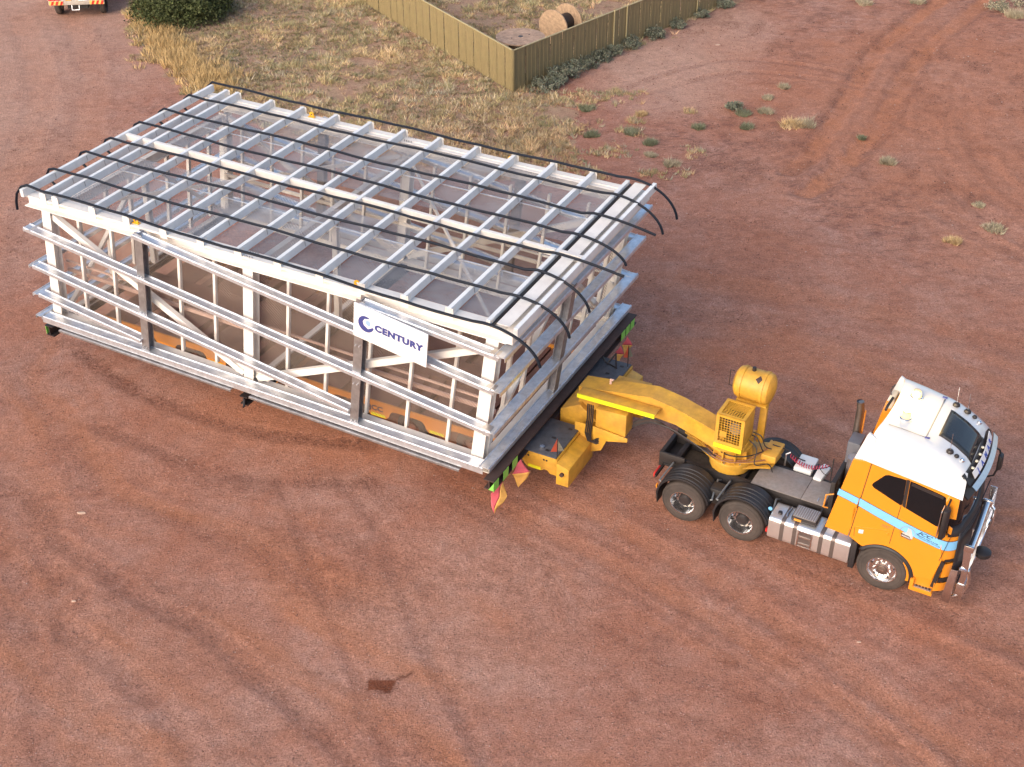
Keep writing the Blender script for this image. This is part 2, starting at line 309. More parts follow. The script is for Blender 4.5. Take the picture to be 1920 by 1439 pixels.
def build_ground():
    st = .1; X = np.arange(-29, 29.01, st); Y = np.arange(12, 68.01, st)
    x, y = np.meshgrid(X, Y, indexing='ij'); x = x.ravel(); y = y.ravel()
    n1 = fbm(x, y, 3.5, 1, 6); n2 = fbm(x, y, .9, 21, 4); wob = (fbm(x, y, .6, 41, 3)-.5)
    dark = np.zeros(x.shape); org = np.zeros(x.shape); z = (n1-.5)*.05+(n2-.5)*.024
    rough = np.clip((fbm(x, y, 5, 61, 3)-.35)*2.2, 0, 1)*np.clip((y-26)/10, 0.25, 1)*(np.clip((x+2)/6, .25, 1))
    z = z+(fbm(x, y, .45, 81, 3)-.5)*.055*rough
    for k, (pts, wd, am, dp) in TR.items():
        pts = smooth_line(pts, 6) if len(pts) > 2 else pts
        xs = [p[0] for p in pts]; ys = [p[1] for p in pts]
        sel = np.where((x > min(xs)-1.5) & (x < max(xs)+1.5) & (y > min(ys)-1.5) & (y < max(ys)+1.5))[0]
        d = dist_line(x[sel], y[sel], pts)+wob[sel]*wd*(.9 if 'stain' not in k else .6)
        f = 1/(1+np.exp((d-wd)/(wd*(.13 if 'stain' not in k else .08)))); br = .35+.9*fbm(x[sel], y[sel], .8, 300+len(k), 3)
        if 'stain' in k: br = 1
        # soft shoulders: a ridge of loose dirt on both sides of the rut
        rd = np.exp(-((d-wd*1.5)/(wd*.4))**2)
        if am > 0: dark[sel] = np.maximum(dark[sel], f*am*br)
        else: org[sel] = np.maximum(org[sel], -f*am*br); dark[sel] = np.maximum(dark[sel], rd*.3*br)
        z[sel] += -f*dp+rd*dp*.7
    st1 = fbm(x*.45+y*.9, x*1.3-y*.5, .8, 900, 4); pat = np.clip((fbm(x, y, 6, 930, 3)-.42)*5, 0, 1)*np.clip((y-30)/8, 0, 1)*np.clip((x-3)/4, 0, 1)
    dark = np.maximum(dark, np.clip((st1-.50)*5, 0, 1)*pat*.8)
    clod = np.clip((fbm(x, y, .35, 960, 3)-.55)*6, 0, 1)*np.clip((fbm(x, y, 2.4, 970, 3)-.48)*5, 0, 1)
    dark = np.maximum(dark, clod*.55); z = z+clod*.012
    # pale compacted patches (turning areas and the haul road)
    pale = np.zeros(x.shape)
    for cx, cy, rx, ry, am in ((6.2,50.5,3.6,5.5,.9),(9.5,56,2.5,5,.7),(-20,52,7,14,.75),(-16,40,4.5,9,.35),(-1,19.5,3,3,.25),(11,24.5,5,3,.18),(-6,17,5,3,.12)):
        q = ((x-cx)/rx)**2+((y-cy)/ry)**2+(n1-.5)*1.6; pale = np.maximum(pale, am*np.clip(1.3-q, 0, 1))
    gr = inside(x+(n2-.5)*2.0, y+(n1-.5)*2.4, GRASS).astype(float)
    nx, ny = len(X), len(Y); idx = np.arange(nx*ny).reshape(nx, ny)
    q = np.stack([idx[:-1,:-1], idx[1:,:-1], idx[1:,1:], idx[:-1,1:]], -1).reshape(-1, 4)
    edge = np.minimum(np.minimum(x+29, 29-x), np.minimum(y-12, 68-y)); z = z*np.clip(edge, 0, 1)
    B = 900; ext = np.array([(-B,-B,0),(B,-B,0),(B,B,0),(-B,B,0),(-29,12,0),(29,12,0),(29,68,0),(-29,68,0)], float); o = len(x)
    co = np.concatenate([np.stack([x, y, z], -1), ext]); q = np.concatenate([q, [(o,o+1,o+5,o+4),(o+1,o+2,o+6,o+5),(o+2,o+3,o+7,o+6),(o+3,o,o+4,o+7)]])
    me = bpy.data.meshes.new('ground'); me.vertices.add(len(co)); me.vertices.foreach_set('co', co.ravel())
    me.loops.add(len(q)*4); me.loops.foreach_set('vertex_index', q.ravel().astype(np.int32))
    me.polygons.add(len(q)); me.polygons.foreach_set('loop_start', np.arange(0, len(q)*4, 4, dtype=np.int32))
    me.update(); me.shade_smooth()
    # long streaks of loose and swept dirt that follow the direction of traffic
    wv = (fbm(x, y, 8, 210, 3)-.5)*5; u_ = x*.69+y*.72+wv; v_ = x*.72-y*.69; s1 = fbm(u_*1.0, v_*.14, .75, 220, 4); s2 = fbm(u_, v_*.12, .5, 240, 4)
    near = np.clip((33-y)/6, .15, 1)*np.clip((x+20)/8, .3, 1)
    org = np.maximum(org, np.clip((s1-.52)*4, 0, 1)*near*.8); dark = np.maximum(dark, np.clip((s2-.56)*6, 0, 1)*near*.55)
    q_ = ((x+3.5)/5.5)**2+((y-26.5)/2.6)**2+(n1-.5); org = np.maximum(org, np.clip(1.3-q_, 0, 1)*.8)
    q_ = ((x-16)/9)**2+((y-46)/13)**2+(n1-.5)*1.5; org = np.maximum(org, np.clip(1.3-q_, 0, 1)*.55)
    rgh = np.clip((x-1)/5, 0, 1)*np.clip((y-30)/7, 0, 1)*(1-np.clip(pale*1.6, 0, 1))*np.clip(.35+1.6*(fbm(x, y, 7, 1200, 3)-.3), 0, 1)
    rgh = np.maximum(rgh, .22)*(1-np.clip(org*1.2, 0, .95))
    GA['dark'] = dark.reshape(len(X), len(Y))
    col = np.zeros((len(co), 4)); col[:o,0] = np.clip(dark,0,1.5); col[:o,1] = org; col[:o,2] = gr; col[:o,3] = pale
    c2 = np.zeros((len(co), 4)); c2[:o,0] = rgh; a2 = me.color_attributes.new('scrub', 'FLOAT_COLOR', 'POINT'); a2.data.foreach_set('color', c2.ravel())
    a = me.color_attributes.new('wear', 'FLOAT_COLOR', 'POINT'); a.data.foreach_set('color', col.ravel())
    ob = bpy.data.objects.new('ground', me); C.objects.link(ob); ob['kind'] = 'structure'
    ob['label'] = 'compacted red dirt yard with curving tyre tracks'
    m = bpy.data.materials.new('red_dirt'); m.use_nodes = True; n = m.node_tree.nodes; l = m.node_tree.links; me.materials.append(m)
    b = n['Principled BSDF']; b.inputs['Roughness'].default_value = .95; b.inputs['Specular IOR Level'].default_value = .15
    tc = n.new('ShaderNodeTexCoord')
    at = n.new('ShaderNodeAttribute'); at.attribute_name = 'wear'; sp = n.new('ShaderNodeSeparateColor'); l.new(at.outputs['Color'], sp.inputs[0])
    def noise(s, d=6, r=.6, dist=0):
        k = n.new('ShaderNodeTexNoise'); k.inputs['Scale'].default_value = s; k.inputs['Detail'].default_value = d
        k.inputs['Roughness'].default_value = r; k.inputs['Distortion'].default_value = dist; l.new(tc.outputs['Object'], k.inputs['Vector']); return k.outputs[0]
    def rng_(v, a, b_, c=0, d=1):
        k = n.new('ShaderNodeMapRange'); l.new(v, k.inputs[0])
        for i, t in enumerate((a, b_, c, d)): k.inputs[i+1].default_value = t
        return k.outputs[0]
    def mix(f, a, b_, mode='MIX'):
        k = n.new('ShaderNodeMix'); k.data_type = 'RGBA'; k.blend_type = mode
        for s_, v in ((0, f), (6, a), (7, b_)):
            if hasattr(v, 'is_linked') or hasattr(v, 'links'): l.new(v, k.inputs[s_])
            else: k.inputs[s_].default_value = v if s_ == 0 else (*v, 1)
        return k.outputs[2]
    def mul(a, b_):
        k = n.new('ShaderNodeMath'); k.operation = 'MULTIPLY'
        for i, v in enumerate((a, b_)):
            if isinstance(v, (int, float)): k.inputs[i].default_value = v
            else: l.new(v, k.inputs[i])
        return k.outputs[0]
    base = mix(rng_(noise(.22, 7, .6, .5), .35, .65), (.410, .190, .126), (.455, .265, .205))
    base = mix(rng_(noise(1.1, 8, .7, .8), .38, .68, 0, .6), base, (.36, .138, .078))
    base = mix(mul(at.outputs['Alpha'], .75), base, (.55, .355, .265))
    base = mix(mul(sp.outputs[1], .70), base, (.475, .190, .092))
    base = mix(mul(sp.outputs[0], rng_(noise(13, 5, .8), .40, .62, .12, 1.)), base, (.175, .075, .050))
    base = mix(mul(sp.outputs[2], rng_(noise(1.5, 6), .3, .6, .5, .9)), base, (.42, .29, .185))
    base = mix(rng_(sp.outputs[0], 1.05, 1.35), base, (.185, .062, .032))
    at2 = n.new('ShaderNodeAttribute'); at2.attribute_name = 'scrub'; sp2 = n.new('ShaderNodeSeparateColor'); l.new(at2.outputs['Color'], sp2.inputs[0])
    mp_ = n.new('ShaderNodeMapping'); mp_.inputs['Rotation'].default_value = (0, 0, -.5); mp_.inputs['Scale'].default_value = (1, 2.2, 1); l.new(tc.outputs['Object'], mp_.inputs[0])
    nz = n.new('ShaderNodeTexNoise'); nz.inputs['Scale'].default_value = 1.9; nz.inputs['Detail'].default_value = 9; nz.inputs['Roughness'].default_value = .72; nz.inputs['Distortion'].default_value = .6; l.new(mp_.outputs[0], nz.inputs['Vector'])
    base = mix(mul(sp2.outputs[0], rng_(nz.outputs[0], .50, .60)), base, (.20, .095, .072))
    base = mix(mul(sp2.outputs[0], rng_(nz.outputs[0], .43, .33)), base, (.50, .24, .155))
    base = mix(1., base, mix(rng_(noise(3.2, 8, .7, .4), .32, .68), (.86, .84, .83), (1.13, 1.14, 1.15)), 'MULTIPLY')
    # speckle of pebbles and clods
    vo = n.new('ShaderNodeTexVoronoi'); vo.inputs['Scale'].default_value = 16; l.new(tc.outputs['Object'], vo.inputs['Vector'])
    f1 = noise(24, 5, .75); f2 = noise(9, 6, .8)
    base = mix(1., base, mix(rng_(f1, .3, .7), (.58, .57, .57), (1.40, 1.40, 1.42)), 'MULTIPLY')
    base = mix(1., base, mix(rng_(f2, .3, .7), (.80, .79, .78), (1.16, 1.17, 1.18)), 'MULTIPLY')
    sel = n.new('ShaderNodeSeparateColor'); l.new(vo.outputs['Color'], sel.inputs[0])
    peb = mul(rng_(sel.outputs[0], .86, .9), rng_(vo.outputs['Distance'], .30, .18))
    base = mix(mul(peb, .5), base, (.62, .43, .36))
    peb2 = mul(rng_(sel.outputs[1], .84, .88), rng_(vo.outputs['Distance'], .42, .25))
    base = mix(mul(peb2, .6), base, (.16, .085, .07))
    l.new(base, b.inputs['Base Color'])
    ad = n.new('ShaderNodeMath'); ad.operation = 'ADD'; l.new(f1, ad.inputs[0]); l.new(mul(f2, 1.4), ad.inputs[1])
    ad2 = n.new('ShaderNodeMath'); ad2.operation = 'ADD'; l.new(ad.outputs[0], ad2.inputs[0]); l.new(mul(peb, .5), ad2.inputs[1])
    bp = n.new('ShaderNodeBump'); bp.inputs['Strength'].default_value = .75; bp.inputs['Distance'].default_value = .045
    l.new(ad2.outputs[0], bp.inputs['Height']); l.new(bp.outputs[0], b.inputs['Normal'])
build_ground()

def attr_mat(name, rough=.85, trans=0.):
    m = bpy.data.materials.new(name); m.use_nodes = True; n = m.node_tree.nodes; l = m.node_tree.links
    b = n['Principled BSDF']; b.inputs['Roughness'].default_value = rough; b.inputs['Specular IOR Level'].default_value = .2
    a = n.new('ShaderNodeAttribute'); a.attribute_name = 'tint'; l.new(a.outputs['Color'], b.inputs['Base Color'])
    return m
M['foliage'] = attr_mat('foliage_tint'); M['pebble'] = attr_mat('pebble_tint', .95)
def tri_mesh(name, V, T, col, m, parent=None):
    me = bpy.data.meshes.new(name); me.vertices.add(len(V)); me.vertices.foreach_set('co', V.ravel())
    me.loops.add(len(T)*3); me.loops.foreach_set('vertex_index', T.ravel().astype(np.int32))
    me.polygons.add(len(T)); me.polygons.foreach_set('loop_start', np.arange(0, len(T)*3, 3, dtype=np.int32)); me.update()
    c = np.ones((len(V), 4)); c[:, :3] = col; a = me.color_attributes.new('tint', 'FLOAT_COLOR', 'POINT'); a.data.foreach_set('color', c.ravel())
    me.materials.append(M[m]); o = bpy.data.objects.new(name, me); C.objects.link(o)
    if parent is not None: o.parent = parent
    return o
PAL = np.array([(.60,.43,.24),(.68,.50,.30),(.52,.40,.21),(.42,.36,.19),(.31,.29,.16),(.56,.47,.33),(.64,.42,.25),(.42,.37,.28)])
def blades(cx, cy, h, sp, nb, colr, rg, wd=.018, lean=.6):
    # cx,cy,h,sp arrays per tuft; nb blades each
    n = len(cx); N = n*nb; cx = np.repeat(cx, nb); cy = np.repeat(cy, nb); h = np.repeat(h, nb)*rg.uniform(.5, 1.1, N); sp = np.repeat(sp, nb)
    a = rg.uniform(0, 2*pi, N); r = sp*np.sqrt(rg.random(N))*.55; bx = cx+r*np.cos(a); by = cy+r*np.sin(a)
    a2 = a+rg.normal(0, .7, N); ln = h*rg.uniform(.15, 1, N)*lean
    tx = bx+ln*np.cos(a2); ty = by+ln*np.sin(a2); a3 = rg.uniform(0, 2*pi, N); w_ = wd*rg.uniform(.6, 1.6, N)
    V = np.stack([np.stack([bx-w_*np.cos(a3), by-w_*np.sin(a3), np.full(N, -.02)], -1), np.stack([bx+w_*np.cos(a3), by+w_*np.sin(a3), np.full(N, -.02)], -1),
                  np.stack([tx, ty, h], -1)], 1).reshape(-1, 3)
    c = np.repeat(np.repeat(colr, nb, 0)*rg.uniform(.7, 1.25, (N, 1)), 3, 0)
    return V, np.arange(N*3).reshape(-1, 3), c
def build_grass():
    n = 44000; x = rng.uniform(-20, 18, n); y = rng.uniform(40, 67, n)
    jx = (fbm(x, y, 1.2, 500, 3)-.5)*2.2; jy = (fbm(x, y, 1.2, 520, 3)-.5)*2.2
    k = inside(x+jx, y+jy, GRASS); den = fbm(x, y, 1.6, 540, 3)
    k &= (den > .33+rng.normal(0, .06, n))
    # keep only what the camera side can see: drop the far side of the yard beyond the frame
    x, y = x[k], y[k]; g = fbm(x, y, 2.6, 560, 3); n = len(x)
    ci = np.clip((g*7+rng.normal(0, 1.4, n)).astype(int), 0, 7); col = PAL[ci]
    warm = np.clip((49-y+x*.5)/7, 0, 1)[:, None]; col = col*(1-warm*.5)+np.array((.66,.42,.24))*warm*.5
    cl = np.clip((fbm(x, y, .62, 640, 2)-.2)*1.7, 0, 1); col = col*(.55+.72*cl)[:, None]  # shadows between clumps put into the blade colour, low spots darker
    h = rng.uniform(.07, .20, n)*(.5+.95*cl); sp = rng.uniform(.10, .24, n); col = col*rng.uniform(.72, 1.12, (n, 1))
    V, T, c = blades(x, y, h, sp, 13, col, rng, .015, 1.5)
    # taller golden clumps along the road edge
    m = 420; t = rng.random(m); P = np.array(smooth_line([(-16.9,58.5),(-16.0,55.3),(-14.8,52.2),(-13.3,50.0),(-11.7,48.0)], 8)); i = (t*(len(P)-1)).astype(int)
    ex = P[i, 0]+rng.normal(.55, .5, m); ey = P[i, 1]+rng.normal(.2, .5, m)
    V2, T2, c2 = blades(ex, ey, rng.uniform(.22, .5, m), rng.uniform(.18, .4, m), 26, np.tile((.60,.42,.20), (m, 1))*rng.uniform(.8,1.15,(m,1)), rng, .016, 1.0)
    # loose sprinkle outside the edge
    m = 3200; ex = rng.uniform(-.5, 7.0, m); ey = rng.uniform(40.0, 48.2, m); kk = fbm(ex, ey, .9, 600, 3)+rng.normal(0, .05, m) > .46+.05*np.clip(ex-1, 0, 6); ex, ey = ex[kk], ey[kk]; m = len(ex)
    V3, T3, c3 = blades(ex, ey, rng.uniform(.06, .2, m), rng.uniform(.08, .2, m), 14, PAL[rng.integers(0, 8, m)]*.9, rng, .014, 1.2)
    o = tri_mesh('dry_grass', np.concatenate([V, V2, V3]), np.concatenate([T, T2+len(V), T3+len(V)+len(V2)]), np.concatenate([c, c2, c3]), 'foliage')
    tag(o, 'dry straw coloured grass and weeds beyond the yard and inside the fence', 'grass'); o['kind'] = 'stuff'
build_grass()
def shrub(name, label, cat, x, y, r, h, cols, n, group=None, leaf=.05, seed=0, flat=.9, stems=6, gap=.0):
    rg = np.random.default_rng(seed+900); root = thing(name, label, cat, (x, y, 0), rg.uniform(0, 6), group)
    nc = max(5, int(n/55)); ca = rg.uniform(0, 2*pi, nc); cr = r*np.sqrt(rg.random(nc))*.85; ch = h*rg.uniform(.15, .95, nc)*np.sqrt(np.clip(1-(cr/r)**2*.8, .05, 1))
    cc = np.stack([cr*np.cos(ca), cr*np.sin(ca), ch], -1); cs = r*rg.uniform(.14, .30, nc)
    k = rg.integers(0, nc, n); d = rg.normal(0, 1, (n, 3)); d /= np.linalg.norm(d, axis=1)[:, None]; d *= (rg.random(n)**.4)[:, None]
    p = cc[k]+d*cs[k][:, None]*np.array((1, 1, flat)); p[:, 2] = np.abs(p[:, 2])+.01
    u = rg.normal(0, 1, (n, 3)); u /= np.linalg.norm(u, axis=1)[:, None]; v = np.cross(u, rg.normal(0, 1, (n, 3))); v /= np.linalg.norm(v, axis=1)[:, None]
    s = leaf*rg.uniform(.5, 1.4, (n, 1)); V = np.stack([p-u*s*.5, p+u*s*.5, p+v*s*1.3], 1).reshape(-1, 3)
    cols = np.array(cols); tone = rg.random(nc)[k]; c = cols[rg.integers(0, len(cols), n)]*(.6+.8*tone)[:, None]*rg.uniform(.8, 1.2, (n, 1))
    tri_mesh('foliage', V, np.arange(n*3).reshape(-1, 3), np.repeat(c, 3, 0), 'foliage', root)
    mb = MB()
    for i in range(stems):
        q = cc[rg.integers(0, nc)]; mb.tube([(0, 0, -.03), (q[0]*.4, q[1]*.4, q[2]*.5), tuple(q)], [max(.012, r*.02), r*.012, .004], 5)
    mb.build('stem', 'stem', root); return root
GRN = [(.070,.085,.030),(.10,.115,.042),(.05,.062,.024),(.13,.14,.06)]
SALT = [(.17,.19,.135),(.22,.23,.17),(.12,.135,.095),(.20,.18,.13)]
PALE = [(.42,.36,.24),(.48,.40,.27),(.32,.29,.20),(.52,.42,.30)]
GOLD = [(.58,.40,.20),(.62,.45,.25),(.50,.35,.19)]
shrub('dark_shrub', 'large dense dark green shrub beside the road at the top edge', 'shrub', -14.7, 57.1, 2.35, 1.9, GRN, 30000, leaf=.075, seed=1, stems=24)
fp = [(1.62,48.95,.5,.40),(2.02,49.45,.45,.42),(2.55,50.2,.42,.36),(3.02,50.75,.40,.32),(3.68,51.45,.42,.34),(4.3,52.1,.36,.3),(5.0,52.95,.45,.38),(6.14,54.15,.42,.34),(7.33,55.45,.38,.3),(8.54,56.8,.36,.3),(9.7,58.1,.4,.32),(1.25,48.2,.42,.34)]
nm = ['second','third','fourth','fifth','sixth','seventh','eighth','ninth','tenth','eleventh','twelfth']
for i, (x, y, r, h) in enumerate(fp):
    lab = 'grey green saltbush nearest the fence corner' if i == 11 else f'{nm[i]} grey green saltbush from the fence corner, along the shaded fence'
    shrub('saltbush', lab, 'shrub', x, y, r*(1.55 if i < 4 or i == 11 else 1.25), h*1.25, SALT, 2200, 'saltbushes at the foot of the fence', .045, 20+i)
lowp = [(8.44,46.1,.38,.3,SALT,'dark green shrub in the middle of the small scrub patch'),(8.75,45.65,.28,.2,SALT,'small green shrub just below the dark scrub patch shrub'),
 (8.68,44.4,.25,.17,SALT,'low olive weed at the lower edge of the scrub patch'),(9.6,45.8,.3,.2,PALE,'pale olive weed right of the dark green scrub shrub'),
 (10.74,48.3,.22,.2,PALE,'small pale tussock beside the faint curved tyre arc'),(9.93,47.2,.22,.15,PALE,'thin pale weed above the scrub patch'),
 (10.3,44.5,.42,.3,GOLD,'golden dry tussock, left half of the straw clump'),(10.85,44.6,.4,.3,PALE,'straw grey tussock, right half of the straw clump'),
 (6.91,44.4,.25,.18,SALT,'small grey green weed left of the scrub patch'),(4.42,43.9,.3,.22,SALT,'small grey weed between fence corner and scrub patch'),
 (4.9,45.6,.2,.18,GOLD,'tiny golden tuft on the pale dirt near the fence corner'),(4.98,43.0,.25,.2,SALT,'round olive weed on the dirt above the frame roof corner'),
 (5.59,41.2,.3,.2,PALE,'straw tuft closest to the far roof corner'),(4.93,42.0,.25,.12,PALE,'flat straw weed close to the olive weed'),
 (13.14,41.3,.3,.22,PALE,'grey green tussock between the wheel ruts'),(12.67,43.4,.15,.12,SALT,'tiny green sprig between the two wheel ruts'),
 (13.69,35.5,.28,.17,GOLD,'lone golden tuft on the open dirt at right'),(15.29,36.3,.4,.14,PALE,'spread pale dead weed near the right edge'),
 (15.3,38.0,.22,.1,PALE,'small bleached weed above the spread dead weed'),(16.21,58.5,.4,.25,PALE,'pale bush at the top edge left of the ruts'),
 (18.71,58.7,.4,.25,PALE,'pale bush at the top edge between the ruts'),(22.0,57.6,.6,.42,SALT+PALE,'grey green bush, left one in the top right corner'),
 (22.6,56.7,.5,.35,PALE,'straw coloured bush, lower one in the top right corner'),(23.4,58.1,.75,.5,SALT+PALE,'large grey bush in the top right corner'),
 (2.95,43.7,.3,.2,SALT,'grey weed at the end of the dry grass strip'),(2.9,46.2,.3,.2,SALT,'low grey weed at the start of the curved tyre arc')]
def tussock(lab, x, y, r, h, cols, seed):
    rg = np.random.default_rng(seed); root = thing('low_bush', lab, 'weed', (x, y, 0), 0, 'low weeds on the red dirt'); m = 26
    a = rg.uniform(0, 6.28, m); q = r*np.sqrt(rg.random(m))*.8; cols = np.array(cols)
    V, T, c = blades(q*np.cos(a), q*np.sin(a), rg.uniform(.5, 1.0, m)*h*1.1, np.full(m, r*.5), 30, cols[rg.integers(0, len(cols), m)]*rg.uniform(.7, 1.2, (m, 1)), rg, .011, 1.3)
    tri_mesh('foliage', V, T, c, 'foliage', root)
for i, (x, y, r, h, c, lab) in enumerate(lowp):
    if c is PALE or c is GOLD or r < .36: tussock(lab, x, y, r, h, c if c is not SALT else [(.24,.25,.15),(.31,.30,.20),(.18,.19,.12)], 300+i); continue
    shrub('low_bush', lab, 'weed', x, y, r, h, c, 900 if r < .35 else 1800, 'low weeds on the red dirt', .04, 60+i, stems=4)
# loose stones too many to count, and the few pale ones that stand out
def pebbles():
    n = 90000; x = rng.uniform(-18, 22, n); y = 14+42*rng.random(n)**1.3
    dk_ = GA['dark'][np.clip(((x+29)/.1).astype(int), 0, 580), np.clip(((y-12)/.1).astype(int), 0, 560)]
    k = rng.random(n) < .07+.75*np.clip(dk_, 0, .9); x, y = x[k], y[k]; n = len(x)
    s = rng.uniform(.007, .019, n)*(1+.03*(y-14)); oc = np.array([(1,0,0),(0,1,0),(-1,0,0),(0,-1,0),(0,0,.8)], float)
    a = rng.uniform(0, 6.28, n); V = oc[None]*s[:, None, None]*rng.uniform(.7, 1.3, (n, 5, 1)); c, q = np.cos(a)[:, None], np.sin(a)[:, None]
    V = np.stack([V[..., 0]*c-V[..., 1]*q+x[:, None], V[..., 0]*q+V[..., 1]*c+y[:, None], V[..., 2]+.006], -1).reshape(-1, 3)
    T = (np.array([(0,1,4),(1,2,4),(2,3,4),(3,0,4)])[None]+np.arange(n)[:, None, None]*5).reshape(-1, 3)
    cp = np.array([(.20,.085,.06),(.13,.06,.045),(.34,.19,.14),(.24,.11,.08),(.42,.30,.25)]); cc = np.repeat(cp[rng.choice(5, n, p=[.34,.30,.17,.15,.04])], 5, 0)
    o = tri_mesh('gravel', V, T, cc, 'pebble'); tag(o, 'loose gravel scattered over the red dirt', 'gravel'); o['kind'] = 'stuff'
pebbles()
st = [(-9.85,22.61,.055,'largest pale rock on the open dirt left below the frame'),(-9.23,19.75,.03,'small pale stone in the lower left dirt'),
 (6.98,18.48,.03,'small pale stone below the cab front wheel'),(8.77,53.16,.06,'white stone on the pale dirt by the fence')]
for i, (x, y, r, lab) in enumerate(st):
    b = bmesh.new(); bmesh.ops.create_icosphere(b, subdivisions=2, radius=r); rs = random.Random(i)
    for v in b.verts: v.co = Vector((v.co.x*1.6, v.co.y*.8, v.co.z*.5))*(1+rs.uniform(-.35, .35))
    me = bpy.data.meshes.new('stone'); b.to_mesh(me); b.free(); me.materials.append(M['stone']); o = bpy.data.objects.new('stone', me)
    o.location = (x, y, r*.2); C.objects.link(o); tag(o, lab, 'stone')

# ------------------------------------------------------------------ fence
def fence_leg(root, P, Q, m, npan, out, posts=()):
    P = Vector((*P, 0)); Q = Vector((*Q, 0)); d = (Q-P).normalized(); nn = Vector((d.y, -d.x, 0))*out; wd = (Q-P).length/npan
    pts = []; k = 9
    for i in range(k+1):                      # ribbed sheet: flat pans with narrow raised ribs
        a = i/k*(wd-.035); dp = .010 if i % 3 == 1 else 0.
        pts += [(a, dp)] if i in (0, k) else [(a-.012, .010 if (i-1) % 3 == 1 else 0), (a+.012, dp)]
    mb = MB(); rows = []
    for z in (0.03, .9, 1.70): rows.append([tuple(d*a+nn*b+Vector((0,0,z))) for a, b in pts])
    mb.grid(rows); o = mb.build('fence_panel', m, root, smooth=False, solid=.004); o.location = P
    for i in range(1, npan):
        c = o.copy(); C.objects.link(c); c.parent = root; jit = random.uniform(-.006, .006)
        c.location = P+d*wd*i+nn*(jit+(.008 if i % 2 else 0)); c.location.z = random.uniform(-.012, .012)
    mb = MB(); mb.beam(P+Vector((0,0,1.715)), Q+Vector((0,0,1.715)), .055, .035); mb.build('cap_rail', 'fence_cap', root)
    mb = MB(); mb.beam(P-nn*.03+Vector((0,0,.35)), Q-nn*.03+Vector((0,0,.35)), .04, .06); mb.build('back_rail', m, root)
    mb = MB(); mb.beam(P-nn*.03+Vector((0,0,1.35)), Q-nn*.03+Vector((0,0,1.35)), .04, .06); mb.build('back_rail', m, root)
    for s in posts:
        q = P+d*s+nn*.045; mb = MB(); mb.box(-.022, .022, -.022, .022, 0, 1.76); o = mb.build('post', 'fence_cap', root); o.location = q; o.rotation_euler.z = math.atan2(d.y, d.x)
M['fence_cap'] = mat('fence_cap_olive', (.44, .36, .19), .55, 0, .1, 4)
fr = thing('fence', 'olive ribbed metal fence with a sharp corner behind the load', 'fence', (0,0,0))
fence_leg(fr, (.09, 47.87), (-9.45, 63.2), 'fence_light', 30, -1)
fence_leg(fr, (.10, 47.86), (11.9, 60.85), 'fence_shaded', 24, 1, posts=(6.2, 7.05, 12.2))
mb = MB(); mb.box(-.045, .045, -.045, .045, -.1, 1.75); o = mb.build('corner_post', 'fence_light', fr, .01); o.location = (.09, 47.84, 0); o.rotation_euler.z = .35
# ------------------------------------------------------------------ cable drums
def plank_disc(root, r, z0, t, m, n=11, rz=0., tr=None):
    w_ = 2*r/n
    for i in range(n):
        a = -r+i*w_+.004; b = a+w_-.008; pts = []
        for k in range(7):
            x = a+(b-a)*k/6; pts.append((x, math.sqrt(max(r*r-x*x, 0.0004))))
        poly = pts+[(x, -y) for x, y in reversed(pts)]; dz = random.uniform(-.004, .004)
        mb = MB(); mb.prism(poly, lambda p, q, d, dz=dz: (p, q, z0+dz+d), t); o = mb.build('plank', m, root, smooth=False)
        if tr is not None: o.matrix_local = tr
        else: o.rotation_euler.z = rz
d1 = thing('cable_drum', 'grey wooden cable drum lying flat in the fence corner', 'cable drum', (.40, 50.72, 0))
plank_disc(d1, 1.0, 1.22, .05, 'timber', 12, .55)
plank_disc(d1, 1.0, .05, .05, 'timber', 9, .55)
mb = MB(); mb.lathe([(.48, .1), (.48, 1.21)], axis='Z', n=20); mb.build('core', 'timber', d1)
mb = MB(); mb.lathe([(0, 1.278), (.10, 1.278), (.10, 1.262)], axis='Z', n=14); mb.build('hub_plate', 'black', d1)
for q in (-.42, .42):
    mb = MB(); mb.lathe([(0, 1.284), (.035, 1.284), (.035, 1.262)], (q*.85, q*.5, 0), 'Z', 8); mb.build('bolt', 'black', d1)
d2 = thing('cable_drum', 'brown wooden cable drum standing upright on its rims behind the flat one', 'cable drum', (2.13, 53.75, .74), .9)
for s, m in ((-.54, 'timber2'), (.50, 'timber2')):
    plank_disc(d2, .74, 0, .06, m, 10, tr=Matrix.Translation((s, 0, 0)) @ Matrix.Rotation(pi/2, 4, 'Y') @ Matrix.Rotation(.3 if s < 0 else 1.2, 4, 'Z'))
mb = MB(); mb.lathe([(.36, -.5), (.36, .5)], axis='X', n=24); mb.build('core', 'black', d2)
